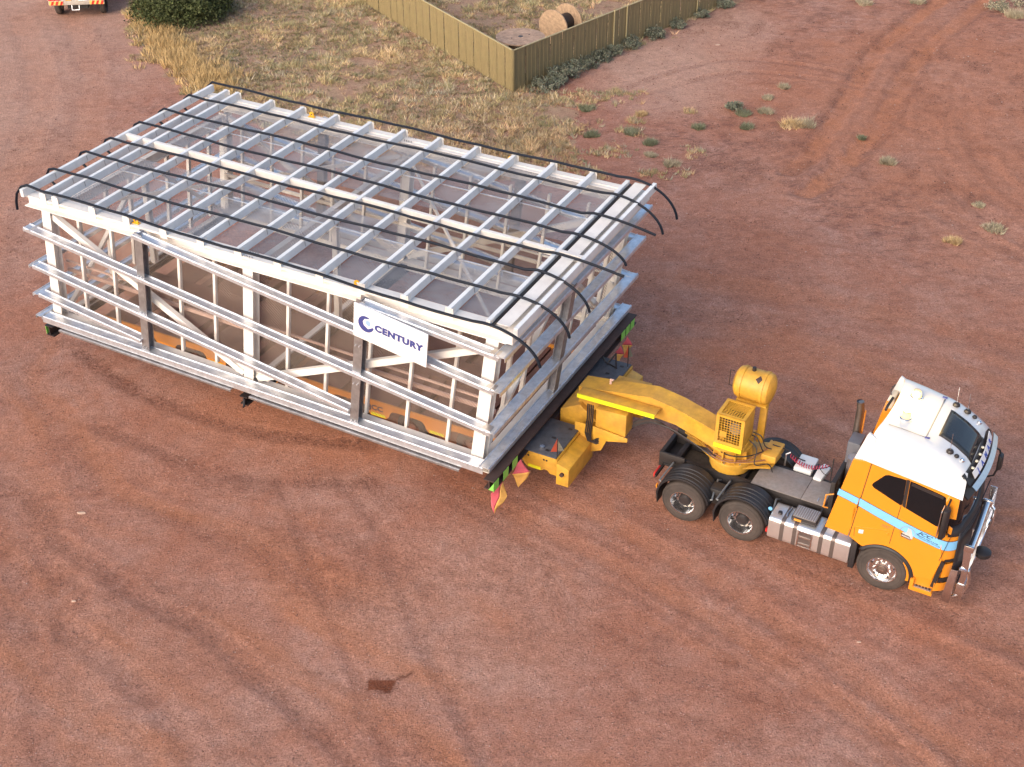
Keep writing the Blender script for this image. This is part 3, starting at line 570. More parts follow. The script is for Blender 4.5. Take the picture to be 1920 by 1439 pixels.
# ------------------------------------------------------------------ small truck at the top edge
def small_truck():
    t = thing('small_truck', 'white tray truck seen from behind with orange hazard stripes', 'truck', (-19.33, 56.95, 0), .085)
    mb = MB(); mb.box(-1.22, 1.22, .02, 4.6, .86, .95); mb.build('tray', 'alloy', t, .01)
    mb = MB(); mb.box(-1.22, 1.22, -.03, .02, .62, .95); mb.build('tailboard', 'tail_cream', t, .008)
    for s in (-1, 1):
        mb = MB(); mb.box(s*1.22-.02, s*1.22+.02, .02, 4.6, .95, 1.25); mb.build('side_board', 'tail_cream', t, .008)
        mb = MB(); x0 = -1.19 if s < 0 else .58; mb.box(x0, x0+.61, -.042, -.031, .63, .80); h = mb.build('hazard_board', 'flag_yel2', t)
        for k in range(3):
            a = x0+.06+k*.2; mb = MB(); mb.prism([(a, .635), (a+.1, .635), (a+.17, .795), (a+.07, .795)], lambda p, q, d: (p, -.050+d, q), .007); mb.build('stripe', 'red', h)
        mb = MB(); mb.box(s*.95-.25, s*.95+.25, -.06, -.03, .84, .93); mb.build('tail_light', 'red', t, .01)
        w_ = MB(); w_.lathe([(.2, -.12), (.36, -.13), (.40, -.08), (.40, .08), (.36, .13), (.2, .12)], (s*.98, .75, .40), 'X', 24); w_.build('wheel', 'tyre', t)
        w_ = MB(); w_.lathe([(.2, -.12), (.36, -.13), (.40, -.08), (.40, .08), (.36, .13), (.2, .12)], (s*.95, 4.9, .40), 'X', 24); w_.build('wheel', 'tyre', t)
    mb = MB(); mb.box(-.45, -.2, -.045, -.031, .82, .90); mb.build('sticker', 'flag_yellow', t)
    mb = MB(); mb.box(.12, .5, -.045, -.031, .80, .92); mb.build('number_plate', 'sign_white', t, .005)
    mb = MB(); mb.tube([(-.22, -.02, .6), (-.22, -.12, .42), (.1, -.12, .42), (.1, -.02, .6)], .018, 6); mb.build('step_loop', 'chrome', t)
    mb = MB(); mb.box(-.45, .45, .1, 5.5, .42, .85); mb.build('chassis', 'chassis', t)
    mb = MB(); mb.box(-.95, .95, 4.7, 6.4, .6, 2.0); mb.build('cab', 'truck_white', t, .15)
M['tail_cream'] = mat('tailboard_cream', (.52, .48, .42), .5, 0, .2, 5, dust=.25); M['flag_yel2'] = mat('hazard_yellow', (.85, .55, .15), .4, 0, .05, 5)
small_truck()

# ------------------------------------------------------------------ the load: steel frame module
def zr(x, y): return 5.165-.0071*x+.0173*y            # top of the purlins
load = thing('steel_frame', 'white steel building frame with galvanised girts carried on the trailer', 'steel frame', (MX, MY, 0), MYAW)
PX = [-1.05,-.45,-.05,1.13,2.19,3.30,4.40,5.47,6.57,7.70,8.80,9.90,11.0,11.94,12.62]
W = 7.2
def cprof(w_, h, t=.008, flip=1):      # C section: web vertical, flanges to one side
    a = flip
    return [(0, -h), (a*w_, -h), (a*w_, -h+.02), (a*t, -h+t), (a*t, -t), (a*w_, -.02), (a*w_, 0), (0, 0)]
for i, x in enumerate(PX):
    mb = MB(); dz = -.03 if i in (13,) else 0
    y0, y1 = (-.02, W+.02)
    if i in (0, 14): y0, y1 = (-.10, W+.12)
    mb.prof((x-.05, y0, zr(x, y0)+dz), (x-.05, y1, zr(x, y1)+dz), [(0,-.2),(.1,-.2),(.1,0),(0,0)])
    pu = mb.build('purlin', 'purlin_paint', load, .006, seg=1)
    for y in (.0, W-.0):                # cleat plate at each purlin end
        if 0 < i < 14:
            c = MB(); c.box(x+.055, x+.065, y-.06+(.10 if y < 1 else -.10), y+.06+(.10 if y < 1 else -.10), zr(x, y)-.22, zr(x, y)-.04); c.build('cleat', 'white_steel', pu)
    for y in (1.0, 2.15, 3.0, 4.1, 5.15, 6.25):
        c = MB(); yy = y+random.uniform(-.03, .03); c.tube([(x+.058, yy, zr(x, yy)-.02), (x+.062, yy+.01, zr(x, yy)-.15)], .006, 4); c.build('tie_wire', 'galv_dark', pu)
# eaves beams (near and far) : wide white I beams below the purlins, with a top plate strip
for y in (.16, W-.16):
    mb = MB(); mb.ibeam((-1.15, y, zr(-1.15, y)-.36), (12.35, y, zr(12.35, y)-.36), .34, .30, .025); mb.build('eaves_beam', 'white_steel', load, .004, seg=1)
    mb = MB(); s = -1 if y < 1 else 1
    mb.beam((-1.12, y+s*.06, zr(-1.1, y)-.198), (12.3, y+s*.06, zr(12.3, y)-.198), .20, .02); mb.build('top_plate', 'white_steel', load)
for i in range(1, 13):
    for y, s in ((-.005, -1), (W+.005, 1)):
        x = PX[i]; mb = MB(); mb.box(x-.10, x+.10, y-.008, y+.008, zr(x, y)-.30, zr(x, y)-.01); mb.build('end_plate', 'white_steel', load, .004, seg=1)
# ridge beam between purlins
for i in range(14):
    a, b = PX[i]+.055, PX[i+1]-.055; y = 3.66-.03*i; mb = MB()
    mb.beam((a, y, zr(a, y)-.10), (b, y-.03, zr(b, y)-.10), .11, .17); mb.build('ridge_piece', 'white_steel', load, .006, seg=1)
# plate strips at the front end of the roof
mb = MB(); mb.box(12.14, 12.44, -.02, W, 0, .02)
mb.v = [(x, y, z+zr(x, y)-.06) for x, y, z in mb.v]; mb.build('closing_plate', 'white_steel', load, .004, seg=1)
mb = MB(); mb.box(12.0, 12.05, -.02, W, 0, .05); mb.v = [(x, y, z+zr(x, y)-.16) for x, y, z in mb.v]; mb.build('black_strip', 'black', load)  # plain black strip in the slot between purlin and closing plate
mb = MB(); mb.box(12.30, 12.55, -.10, W, 0, .22); mb.v = [(x, y, z+zr(x, y)-.42) for x, y, z in mb.v]; mb.build('head_beam', 'white_steel', load, .006)
# frames: posts leaning forward with the girt grid
LN = .137
def px_(b, z, z0): return b+LN*(z-z0)
def post(b, z0, z1, y, w_=.25, h=.25, m='white_steel', nm_='post'):
    mb = MB(); mb.ibeam((px_(b, z0, z0), y, z0), (px_(b, z1, z0), y, z1), w_, h, .026, up=(0, 1, 0)); return mb.build(nm_, m, load, .004, seg=1)
for y in (.14, W-.14):
    post(-.92, 1.50, 4.66, y, .28, .26); post(5.23, 1.36, 4.62, y, .28, .26); post(11.56, 1.22, 4.57, y, .30, .26)
# bottom chord and cross beams
def zb(x): return 1.395-.0236*(x+1)
for y in (.16, W-.16):
    mb = MB(); mb.ibeam((-1.15, y, zb(-1.15)), (11.9, y, zb(11.9)), .30, .26, .024); mb.build('bottom_beam', 'white_steel', load, .004, seg=1)
for x in (-.95, 5.23, 11.6):
    mb = MB(); mb.ibeam((x, .32, zb(x)-.02), (x, W-.32, zb(x)-.02), .16, .20, .016); mb.build('floor_beam', 'white_steel', load, seg=1)
# raking braces, near and far
def brace(P, Q, w_=.17, h=.14, m='white_steel'):
    mb = MB(); mb.beam(P, Q, w_, h, up=(0, 1, 0)); return mb.build('brace', m, load, .008, seg=1)
for y in (.14, W-.14):
    brace((-.42, y, 4.52), (5.05, y, 1.52)); brace((5.45, y, 1.50), (11.85, y, 4.25))
    mb = MB(); mb.box(4.75, 5.75, y-.012, y+.012, 1.46, 1.75); mb.build('gusset', 'white_steel', load)
# braces across the ends and on the middle frame
brace((11.62, .4, 1.45), (12.0, 3.6, 4.4), .14, .12); brace((12.0, 3.6, 4.4), (11.62, W-.4, 1.45), .14, .12)
brace((-.9, .4, 1.55), (-.5, 3.6, 4.5), .12, .10); brace((-.5, 3.6, 4.5), (-.9, W-.4, 1.55), .12, .10)
for x, z0 in ((-.92, 1.5), (5.23, 1.36), (11.56, 1.22)):
    for z in (4.50,):
        mb = MB(); mb.ibeam((px_(x, z, z0), .3, z), (px_(x, z, z0), W-.3, z), .16, .26, .018); mb.build('tie_beam', 'white_steel', load)
    mb = MB(); mb.ibeam((px_(x, 3.0, z0), 3.55, z0-.05), (px_(x, 4.4, z0), 3.55, 4.38), .15, .15, .014, up=(0, 1, 0)); mb.build('mullion', 'white_steel', load)
# roof bracing below the mesh
brace((-.3, .5, 4.62), (5.6, W-.5, 4.70), .10, .06); brace((5.9, W-.5, 4.70), (11.8, .5, 4.55), .10, .06)
# studs with the wire screens between them
def stud_row(y, xs, w_=.075):
    for x in xs:
        a = zb(x)+.13; mb = MB(); mb.box(-w_/2, w_/2, -.05, .05, 0, 1)
        mb.v = [(x+vx+LN*(vz*(4.58-a)), y+vy, a+vz*(4.58-.007*x-a)) for vx, vy, vz in mb.v]; mb.build('stud', 'white_steel', load, .006, seg=1)
NS = [-.17,.87,1.92,2.96,4.02]; NS2 = [6.15,7.25,8.42,9.52,10.62]
stud_row(.34, NS+NS2); stud_row(W-.34, NS+NS2)
def end_studs(xb, z0, ys):
    for y in ys:
        mb = MB(); mb.ibeam((xb, y, z0+.12), (xb+LN*(4.5-z0), y, 4.5), .09, .10, .012, up=(0, 1, 0)); mb.build('stud', 'white_steel', load)
end_studs(11.56, 1.22, (1.1, 2.05, 4.5, 5.4, 6.3)); end_studs(-.92, 1.5, (1.1, 2.1, 3.0, 4.5, 5.4, 6.3))
def uvbuild(name, quad, m, tw, th):
    me = bpy.data.meshes.new(name); n = 8; vs = []; fs = []; uvs = []
    a, b, c, d = [Vector(q) for q in quad]
    for i in range(n+1):
        for j in range(n+1):
            u_, v_ = i/n, j/n; p = a*(1-u_)*(1-v_)+b*u_*(1-v_)+c*u_*v_+d*(1-u_)*v_
            p.z -= .03*sin(pi*u_)*sin(pi*v_) if name == 'roof_mesh' else 0; vs.append(p); uvs.append((u_*tw, v_*th))
    for i in range(n):
        for j in range(n): fs.append((i*(n+1)+j, (i+1)*(n+1)+j, (i+1)*(n+1)+j+1, i*(n+1)+j+1))
    me.from_pydata(vs, [], fs); ul = me.uv_layers.new(name='uv')
    for lp in me.loops: ul.data[lp.index].uv = uvs[lp.vertex_index]
    me.materials.append(M[m]); o = bpy.data.objects.new(name, me); C.objects.link(o); o.parent = load
    return o
XS = [-.86]+NS+[5.23]+NS2+[11.56]
for y in (.36, W-.36):
    for i in range(len(XS)-1):
        a, b = XS[i]+.04, XS[i+1]-.04; za, zc = zb(a)+.14, zb(b)+.14
        if y > 3 and i % 4 == 2: continue
        uvbuild('screen', ((a, y, za), (b, y, zc), (b+LN*(4.5-zc), y, 4.5), (a+LN*(4.5-za), y, 4.5)), 'wall_net', b-a, 3.1)
# roof safety mesh in sheets between purlins (open strip beside the ridge)
for i in range(2, 13):
    a, b = PX[i]+.06, PX[i+1]-.06
    for y0, y1 in ((.34, 2.15), (2.19, 2.95), (4.0, 5.2), (5.24, 6.86)):
        if (y0 == 2.19 and i > 9): continue
        q = tuple((x, y, zr(x, y)-.215) for x, y in ((a, y0), (b, y0), (b, y1), (a, y1))); uvbuild('roof_mesh', q, 'roof_net', b-a, y1-y0)
    for y in (2.17, 5.22):
        mb = MB(); mb.beam((a, y, zr(a, y)-.205), (b, y, zr(b, y)-.205), .025, .02); mb.build('mesh_batten', 'galv', load)
# mid height rails
for y, m in ((.40, 'pink'), (W-.40, 'white_steel')):
    mb = MB(); mb.beam((-.7, y+.1, 2.75), (11.8, y+.1, 2.35), .05, .10); mb.build('mid_rail', m, load)
    mb = MB(); mb.beam((-.7, y+.1, 3.0), (11.8, y+.1, 2.6), .04, .05); mb.build('mid_rail', m, load)
# galvanised girts : flat channel, web up, standing off the posts
def girt(P, Q, w_=.27, d=.085, out=(0,-1,0), m='galv', nm_='girt'):
    t = .012; h = w_/2
    mb = MB(); mb.prof(P, Q, [(-h,-d),(-h+t,-d),(-h+t,-t),(h-t,-t),(h-t,-d),(h,-d),(h,0),(h-.02,.0),(h-.02,.022),(h-.035,.022),(h-.035,0),(-h+.035,0),(-h+.035,.022),(-h+.02,.022),(-h+.02,0),(-h,0)])
    return mb.build(nm_, m, load)
def sl(x0, z0, x1, z1): return lambda x: z0+(z1-z0)*(x-x0)/(x1-x0)
G = [((2.62, 4.93), (12.24, 3.52)), ((-1.0, 4.26), (12.12, 2.40)), ((-1.0, 3.20), (8.4, 1.80)), ((-1.02, 2.36), (2.25, 1.90)), ((8.95, 4.80), (12.36, 4.42))]
for (a, za), (b, zc) in G:
    girt((a, -.22, za), (b, -.22, zc)); 
    girt((a, W+.22, za), (b, W+.22, zc))
mb = MB()
for y in (-.20, W+.20): girt((-1.08, y, 1.66), (11.92, y, 1.37), .30, .16)
# lower edge angles in two lengths
for y, s in ((-.33, -1), (W+.33, 1)):
    for a, b, z in ((-.5, 5.0, 1.455), (5.55, 11.35, 1.31)):
        mb = MB(); mb.prof((a, y, z), (b, y, z-.0225*(b-a)), [(-.10,-.05),(-.09,-.05),(-.09,-.01),(.09,-.01),(.09,-.05),(.10,-.05),(.10,0),(-.10,0)]); mb.build('edge_channel', 'galv_dark', load)
# end girts
for z in (4.46, 3.55, 2.42, 1.42):
    x = 12.33+.137*(z-4.45)+.04; girt((x, -.36, z), (x, W+.36, z), .28, .10)
for z in (4.24, 3.18, 2.34, 1.66):
    x = -1.05+.137*(z-3)*.9+.02; girt((x, -.36, z), (x, W+.36, z), .22, .08)
# vertical galvanised columns that carry the girts
def column(xb, z0, z1, y): 
    mb = MB(); mb.ibeam((xb, y, z0), (xb+LN*(z1-z0), y, z1), .22, .20, .02, up=(0,1,0)); c = mb.build('girt_column', 'galv_dark', load)
    for k in range(4):
        z = z0+.1+(z1-z0-.25)*k/3; x = xb+LN*(z-z0)
        for q in (-.05, .05): mb = MB(); mb.tube([(x+q, y-.15, z+.02), (x+q, y-.11, z+.02)], .016, 6); mb.build('bolt', 'galv', c)
for y in (-.16, W+.16): column(2.28, 1.56, 4.95, y); column(8.46, 1.38, 4.83, y)
for y in (3.0,):
    mb = MB(); mb.ibeam((11.98, y, 1.45), (12.42, y, 4.5), .24, .20, .02, up=(1,0,0)); mb.build('girt_column', 'galv_dark', load)
# splice plates, end bolts
for (a, za), (b, zc) in G[:2]+G[4:]:
    mb = MB(); x = b-.12; z = zc+.03+.14*.12; mb.beam((x-.1, -.22, z+.014), (x+.1, -.22, z-.014), .2, .012); mb.build('splice_plate', 'alloy', load)
mb = MB(); mb.beam((11.55, -.20, 1.402), (11.9, -.20, 1.394), .25, .012); mb.build('splice_plate', 'sign_white', load)
# bolt groups on the eaves beam where the middle post meets
for y in (.0, W-.3):
    mb = MB()
    for k in range(4):
        for q in (0, 1): mb.tube([(5.62+k*.07, y+.04+q*.22, zr(5.6, y)-.20), (5.62+k*.07, y+.04+q*.22, zr(5.6, y)-.155)], .013, 6)
    mb.build('bolt_group', 'galv_dark', load)
# orange lifting lugs
for x, y in ((2.38, .12), (8.62, .10), (2.55, W-.12), (8.72, W-.1)):
    mb = MB(); z = zr(x, y)-.18; mb.box(x-.10, x+.10, y-.05, y+.05, z, z+.015); mb.lathe([(.03, -.01), (.075, -.01), (.075, .01), (.03, .01), (.03, -.01)], (x, y, z+.07), 'Y', 12); mb.build('lifting_lug', 'tag', load)

# ------------------------------------------------------------------ black poly pipes across the roof
YL = [.08,1.08,2.22,3.14,4.27,5.27,6.33,7.36]; YR = [-.30,.95,2.11,2.96,3.97,5.06,6.18,7.14]
END = [(13.29,4.45),(13.33,4.44),(13.31,4.51),(13.67,5.0),(13.35,4.75),(13.56,5.01),(13.36,4.52),(13.3,4.42)]
ords = ['nearest the sign side','second from the near side','third from the near side','fourth from the near side','fifth from the near side','sixth from the near side','seventh from the near side','farthest, along the grass side']
for i in range(8):
    pts = []; r = .033
    if i == 0: pts = [(-1.46,0,4.50),(-1.43,0,4.72),(-1.34,0,4.96),(-1.18,.03,5.16),(-1.0,.07,5.235)]
    else: pts = [(-.72,YL[i],4.86),(-.86,YL[i],4.74),(-1.12,YL[i],4.74),(-1.31,YL[i],4.88),(-1.36,YL[i],5.05),(-1.27,YL[i],5.18),(-1.08,YL[i],zr(-1,YL[i])+.045)]
    for k in range(1, 30):
        x = -.9+12.6*k/29; y = YL[i]+(YR[i]-YL[i])*(x+1)/13+.035*sin(x*1.1+i*2.1)+.012*sin(x*3.3+i); 
        pts.append((x, y, zr(x, y)+r+.004-.010*abs(sin(x*pi/1.1))))
    pts = [p for p in pts if p[0] < 11.95]
    ex, ez = END[i]; x0 = 12.0; z0 = zr(x0, YR[i])+r+.045
    for k in range(0, 12):
        a = pi/2*.93*k/11; f = sin(a)/sin(pi/2*.93); g = (1-cos(a))/(1-cos(pi/2*.93))
        pts.append((x0+(ex-x0)*f, YR[i]+.06*f*(1 if i % 2 else -1)*(i != 0), z0+(ez-z0)*(g if i not in (3, 5) else f**1.6)))
    mb = MB(); mb.tube(pts, r, 8); o = mb.build('black_pipe', 'pipe'); o.location = (MX, MY, 0); o.rotation_euler.z = MYAW
    tag(o, f'flexible black pipe laid along the roof, {ords[i]}', 'pipe', 'black pipes laid along the frame roof')

# ------------------------------------------------------------------ sign
sg = thing('sign', 'white CENTURY ENGINEERING sign fixed to the side of the frame', 'sign', (MX, MY, 0), MYAW)
xa = Vector((1.83, 0, -.30)); L = xa.length; xa.normalize(); O = Vector((8.82, -.44, 4.04)); up = Vector((.09, 0, .865)); H = .86
yu = up.normalized()
def sp(a, b, d=0): return tuple(O+xa*a+yu*b+Vector((0,-1,0))*d)
mb = MB(); mb.prism([(0,0),(L,0),(L,H),(0,H)], lambda a, b, d: sp(a, b, d), .03); mb.build('board', 'sign_white', sg, .004)
sm = Matrix(((xa.x, yu.x, 0, 0), (0, 0, -1, 0), (xa.z, yu.z, 0, 0), (0,0,0,1)))
def smt(a, b, d=.034): return Matrix.Translation(sp(a, b, d)) @ sm
text_obj('lettering', 'CENTURY', 'navy', sg, .215, smt(.545, .375), .002, .0135, 1.14, 1.12)
text_obj('lettering', 'ENGINEERING', 'print_grey', sg, .085, smt(.555, .265), .002, .0, 1.15, 1.75)
cx, cy, ro = .32, .43, .20
pl_ = [(cx+ro*cos(R(a)), cy+ro*sin(R(a))) for a in range(62, 352, 8)]
inn = [(cx+.17, cy-.02), (cx+.055, cy-.105), (cx-.055, cy-.045), (cx-.085, cy+.04), (cx-.04, cy+.125), (cx+.05, cy+.15)]
mb = MB(); mb.prism(pl_+inn, lambda a, b, d: sp(a, b, .031+d), .003); mb.build('logo', 'navy', sg, smooth=False)
mb = MB(); mb.prism([(cx+.055+.072*cos(R(a)), cy+.045+.078*sin(R(a))) for a in (30,90,150,210,270,330)], lambda a, b, d: sp(a, b, .031+d), .003); mb.build('logo', 'print_light', sg, smooth=False)
for a, b in ((.06,.80),(1.78,.80),(.06,.06),(1.78,.06)):
    mb = MB(); mb.tube([sp(a, b, .03), sp(a, b, .036)], .012, 8); mb.build('screw', 'galv', sg)

# ------------------------------------------------------------------ transverse support beams under the load
def mthing(name, label, cat, group=None): return thing(name, label, cat, (MX, MY, 0), MYAW, group)
sb = mthing('support_beam', 'dark brown steel beam across the front end of the trailer with green reflectors', 'steel beam')
mb = MB(); mb.ibeam((12.17, -.52, 1.12), (12.17, 7.45, 1.12), .26, .27, .03); mb.build('beam', 'rust_beam', sb, .003, seg=1)
for y in (-.44, .02, .46, 6.55, 6.85, 7.15):
    mb = MB(); mb.prism([(y-.13, 1.0), (y+.11, 1.0), (y+.13, 1.235), (y-.11, 1.235)], lambda a, b, d: (12.303+d, a, b), .008); mb.build('reflector', 'greenref', sb)
mb = MB(); mb.prism([(12.16, 1.0), (12.30, 1.0), (12.30, 1.22)], lambda a, b, d: (a, -.528-d, b), .008); mb.build('reflector', 'greenref', sb)
sb = mthing('support_beam', 'black beam end with a green reflector under the rear corner of the frame', 'steel beam')
mb = MB(); mb.ibeam((-1.0, -.30, 1.22), (-1.0, 7.5, 1.22), .26, .30, .03); mb.build('beam', 'black', sb)
mb = MB(); mb.box(-1.145, -1.132, -.28, .3, 1.06, 1.34); mb.build('reflector', 'greenref', sb)
sb = mthing('support_beam', 'black beam end under the middle post of the frame', 'steel beam')
mb = MB(); mb.ibeam((5.32, -.36, 1.08), (5.32, 7.5, 1.08), .22, .24, .03); mb.build('beam', 'black', sb)
mb = MB(); mb.tube([(5.32, -.34, 1.12), (5.36, -.42, .98), (5.30, -.38, .90)], .03, 6); mb.build('chain_hook', 'black', sb)
# flags
def flag(pts, up_tri, label, fold=.02):
    # quad cloth split on its diagonal in red and yellow
    t = mthing('flag', label, 'flag', 'red and yellow warning flags on the load')
    a, b, c, d = [Vector(p) for p in pts]
    def cloth(p, q, r, m):
        mb = MB(); n = 6; rows = []
        for i in range(n+1):
            row = []
            for j in range(n+1):
                u_ = i/n; v_ = j/n; P = p*(1-u_)+(q*(1-v_)+r*v_)*u_; P = P+Vector((fold*sin(P.y*14+P.z*9), fold*sin(P.z*11), 0)); row.append(tuple(P))
            rows.append(row)
        mb.grid(rows); mb.build('cloth', m, t, solid=.004)
    if up_tri: cloth(a, b, d, 'flag_red'); cloth(c, d, b, 'flag_yellow')
    else: cloth(b, a, c, 'flag_red'); cloth(d, c, a, 'flag_yellow')
flag(((12.35,.66,1.10),(12.28,.36,.86),(12.40,.50,.42),(12.62,.62,.86)), True, 'red and yellow flag hanging from the front beam, second from its near end')
flag(((12.30,-.12,1.0),(12.13,-.42,.78),(12.28,-.50,.34),(12.42,-.12,.62)), False, 'red and yellow flag at the near end of the front beam')
flag(((12.36,6.25,1.0),(12.30,6.05,.8),(12.34,6.1,.42),(12.45,6.3,.7)), True, 'pinkish flag half hidden behind the far end of the front beam')
flag(((12.34,6.75,1.0),(12.30,6.55,.8),(12.36,6.6,.42),(12.46,6.8,.7)), True, 'flag hanging lowest at the far end of the front beam')
def pennant(x, y, z, label, s=1.):
    t = mthing('pennant', label, 'pennant', 'red pennants on the trailer corners')
    mb = MB(); mb.tube([(x, y, z-.35), (x, y, z+.30)], .012, 6); mb.build('pole', 'black', t)
    mb = MB(); mb.prism([(0, .32), (-.17*s, -.02), (.0, -.06)], lambda a, b, d: (x+a*.7, y+a*.7, z+b), .012); mb.build('cloth', 'flag_red3', t)
    mb = MB(); mb.prism([(0, .30), (.15*s, -.0), (.0, -.05)], lambda a, b, d: (x+a, y+a*.2, z+b), .012); mb.build('cloth', 'flag_dull', t)
M['flag_red3'] = mat('pennant_red', (.72, .15, .08), .7, 0, .15, 6); M['flag_dull'] = mat('pennant_dull', (.26, .25, .20), .8, 0, .15, 6)
pennant(13.0, 1.22, 1.22, 'orange red pennant on the near corner of the yellow trailer nose')
pennant(12.95, 5.36, 1.36, 'red pennant on the far corner of the trailer nose', .8)

# ------------------------------------------------------------------ multi axle trailer
tr = mthing('heavy_haul_trailer', 'yellow multi axle heavy haulage trailer carrying the steel frame', 'trailer')
LOB = [-.10+1.655*k for k in range(7)]+[11.35]
def rail(y, s):
    top = 1.03; poly = [(-1.3, top), (12.15, top), (12.15, .62)]
    xs = LOB[::-1]
    pts = [(12.15, .86)]
    for x in xs:
        pts += [(x+.52, .86), (x+.40, .84), (x+.33, .76), (x+.30, .66), (x+.22, .58), (x-.22, .58), (x-.30, .66), (x-.33, .76), (x-.40, .84), (x-.52, .86)]
    poly = [(-1.3, top), (12.15, top)]+pts+[(-1.3, .86)]
    mb = MB(); mb.prism(poly, lambda a, b, d: (a, y+s*d, b), .04); rl = mb.build('side_rail', 'trailer_orange', tr)
    for x in xs:
        mb = MB(); mb.prism([(x-.20, .60), (x+.20, .60), (x+.20, .68), (x-.20, .68)], lambda a, b, d: (a, y-s*.004-s*d, b), .006); mb.build('reflective_strip', 'yellowref', rl)
    return rl
rl = rail(1.16, 1)
mt = Matrix(((1,0,0,0),(0,0,-1,0),(0,1,0,0),(0,0,0,1)))
text_obj('lettering', 'JCC', 'print_dark', rl, .20, Matrix.Translation((LOB[5]-.25, 1.152, .76)) @ mt, .002, .006, 1.2)
text_obj('lettering', '02', 'print_dark', rl, .14, Matrix.Translation((11.2, 1.152, .88)) @ mt, .002, .005, 1.2)
rail(5.44, -1)
mb = MB(); mb.box(-1.4, 12.1, 2.85, 3.75, .55, .96); mb.build('spine', 'dirty_deck', tr)
for x in [l+.83 for l in LOB]:
    mb = MB(); mb.box(x-.12, x+.12, 1.2, 5.4, .78, .94); mb.build('cross_beam', 'dirty_deck', tr)
for x in LOB:
    mb = MB(); mb.box(x-.5, x+.5, 1.24, 2.83, .93, .955); mb.build('deck_sheet', 'dirty_deck', tr)
    mb = MB(); mb.box(x-.5, x+.5, 3.77, 5.38, .93, .955); mb.build('deck_sheet', 'dirty_deck', tr)
def wheel_mb(r, wd, rr): 
    return MB().lathe([(rr, -wd/2+.02), (rr+.03, -wd/2), (r-.07, -wd/2), (r-.02, -wd/2+.03), (r, -wd/2+.06), (r, wd/2-.06), (r-.02, wd/2-.03), (r-.07, wd/2), (rr+.03, wd/2), (rr, wd/2-.02)], axis='Y', n=36)
w0 = None
for x in [l+.83 for l in LOB[:7]]:
    if x > 12: continue
    for y in (1.42, 1.85, 4.75, 5.18):
        if w0 is None:
            w0 = wheel_mb(.41, .26, .22).build('wheel', 'tyre', tr); w0.location = (x, y, .41)
            rm = MB().lathe([(.22, -.10), (.20, -.08), (.19, .0), (.10, .02), (.10, -.06), (0, -.06)], axis='Y', n=20).build('rim', 'dirty_deck', w0)
        else: c = dup(w0, None, tr, (x, y, .41))
# nose deck blocks
def nose(y0, y1, s):
    mb = MB(); mb.box(11.95, 13.0, y0, y1, 1.0, 1.03); dk = mb.build('deck_plate', 'deck_plate', tr, .004)
    for (a, b) in ((12.7, y0+.18), (12.82, y1-.2), (12.62, (y0+y1)/2)):
        mb = MB(); mb.box(a-.05, a+.05, b-.03, b+.03, 1.031, 1.036); mb.build('lashing_slot', 'black', dk)
    ya = y0 if s > 0 else y1
    poly = [(11.95, .998), (13.02, .998), (13.02, .52), (12.86, .52), (12.78, .60), (12.70, .60), (12.62, .54), (12.28, .54), (12.20, .62), (12.14, .72), (11.95, .80)]
    mb = MB(); mb.prism(poly, lambda a, b, d: (a, ya+s*d, b), .04); sd = mb.build('side_plate', 'trailer_yellow', tr, .004)
    mb = MB(); mb.prism([(12.30, .56), (12.62, .56), (12.62, .64), (12.30, .64)], lambda a, b, d: (a, ya-s*.004-s*d, b), .006); mb.build('reflective_strip', 'yellowref', sd)
    for a in (12.22, 12.30, 12.70, 12.77):
        mb = MB(); mb.lathe([(0, 0), (.028, 0)], (a, ya-s*.003, .88), 'Y', 10); mb.build('hole', 'black', sd)
    mb = MB(); mb.box(13.0, 13.035, y0, y1, .55, .998); mb.build('front_plate', 'trailer_yellow', tr, .004)
    mb = MB()
    mb.prism([(13.04, .94), (13.36, .84), (13.36, .34), (13.04, .34)], lambda a, b, d: (a, y0-.06+d, b), y1-y0-.02); mb.build('bumper', 'trailer_yellow', tr, .012)
    mb = MB(); mb.tube([(13.2, ya-s*.02, .68), (13.2, ya-s*.12, .68)], .05, 12); mb.build('pin', 'rust_beam', tr)
nose(1.14, 2.5, 1); nose(4.2, 5.5, -1)
mb = MB(); mb.tube([(12.45, 5.2, 1.05), (12.6, 5.4, 1.3), (12.75, 5.1, 1.08), (12.5, 5.0, 1.25), (12.3, 5.25, 1.2)], .03, 6); mb.build('chain', 'black', tr)
mb = MB(); mb.lathe([(.0, .0), (.06, 0), (.06, .05), (0, .05)], (12.55, 1.35, 1.03), 'Z', 10); mb.build('shackle', 'chrome', tr)
# gooseneck
def sweep_box(pts, y0, y1): # pts: (x, ztop, zbot)
    mb = MB(); rows = []
    for x, zt, zb_ in pts: rows.append([(x, y0, zt), (x, y1, zt), (x, y1, zb_), (x, y0, zb_)])
    mb.grid(rows, close=True); n = len(rows); mb.f += [(0,1,2,3), (4*n-4, 4*n-3, 4*n-2, 4*n-1)]; return mb
def skew(mb, f):
    mb.v = [(x, y+f(x), z) for x, y, z in mb.v]; return mb
sy = lambda x: -.13*max(0, x-13)
NK = [(12.75, 1.88, 1.30), (13.3, 1.98, 1.40), (14.65, 2.30, 1.80), (15.3, 2.25, 1.82), (16.05, 2.10, 1.64), (16.5, 2.0, 1.52)]
skew(sweep_box(NK, 2.86, 3.34), sy).build('gooseneck', 'trailer_yellow', tr, .01, smooth=False)
skew(sweep_box([(x, zt+.022, zt+.002) for x, zt, zb_ in NK], 2.84, 3.36), sy).build('top_flange', 'trailer_yellow', tr, .004, smooth=False)
skew(sweep_box([(12.35, 1.22, .62), (12.85, 1.50, .60), (13.30, 1.20, .66), (13.55, .92, .70)], 2.70, 3.80), sy).build('neck_root', 'trailer_yellow', tr, .02, smooth=False)
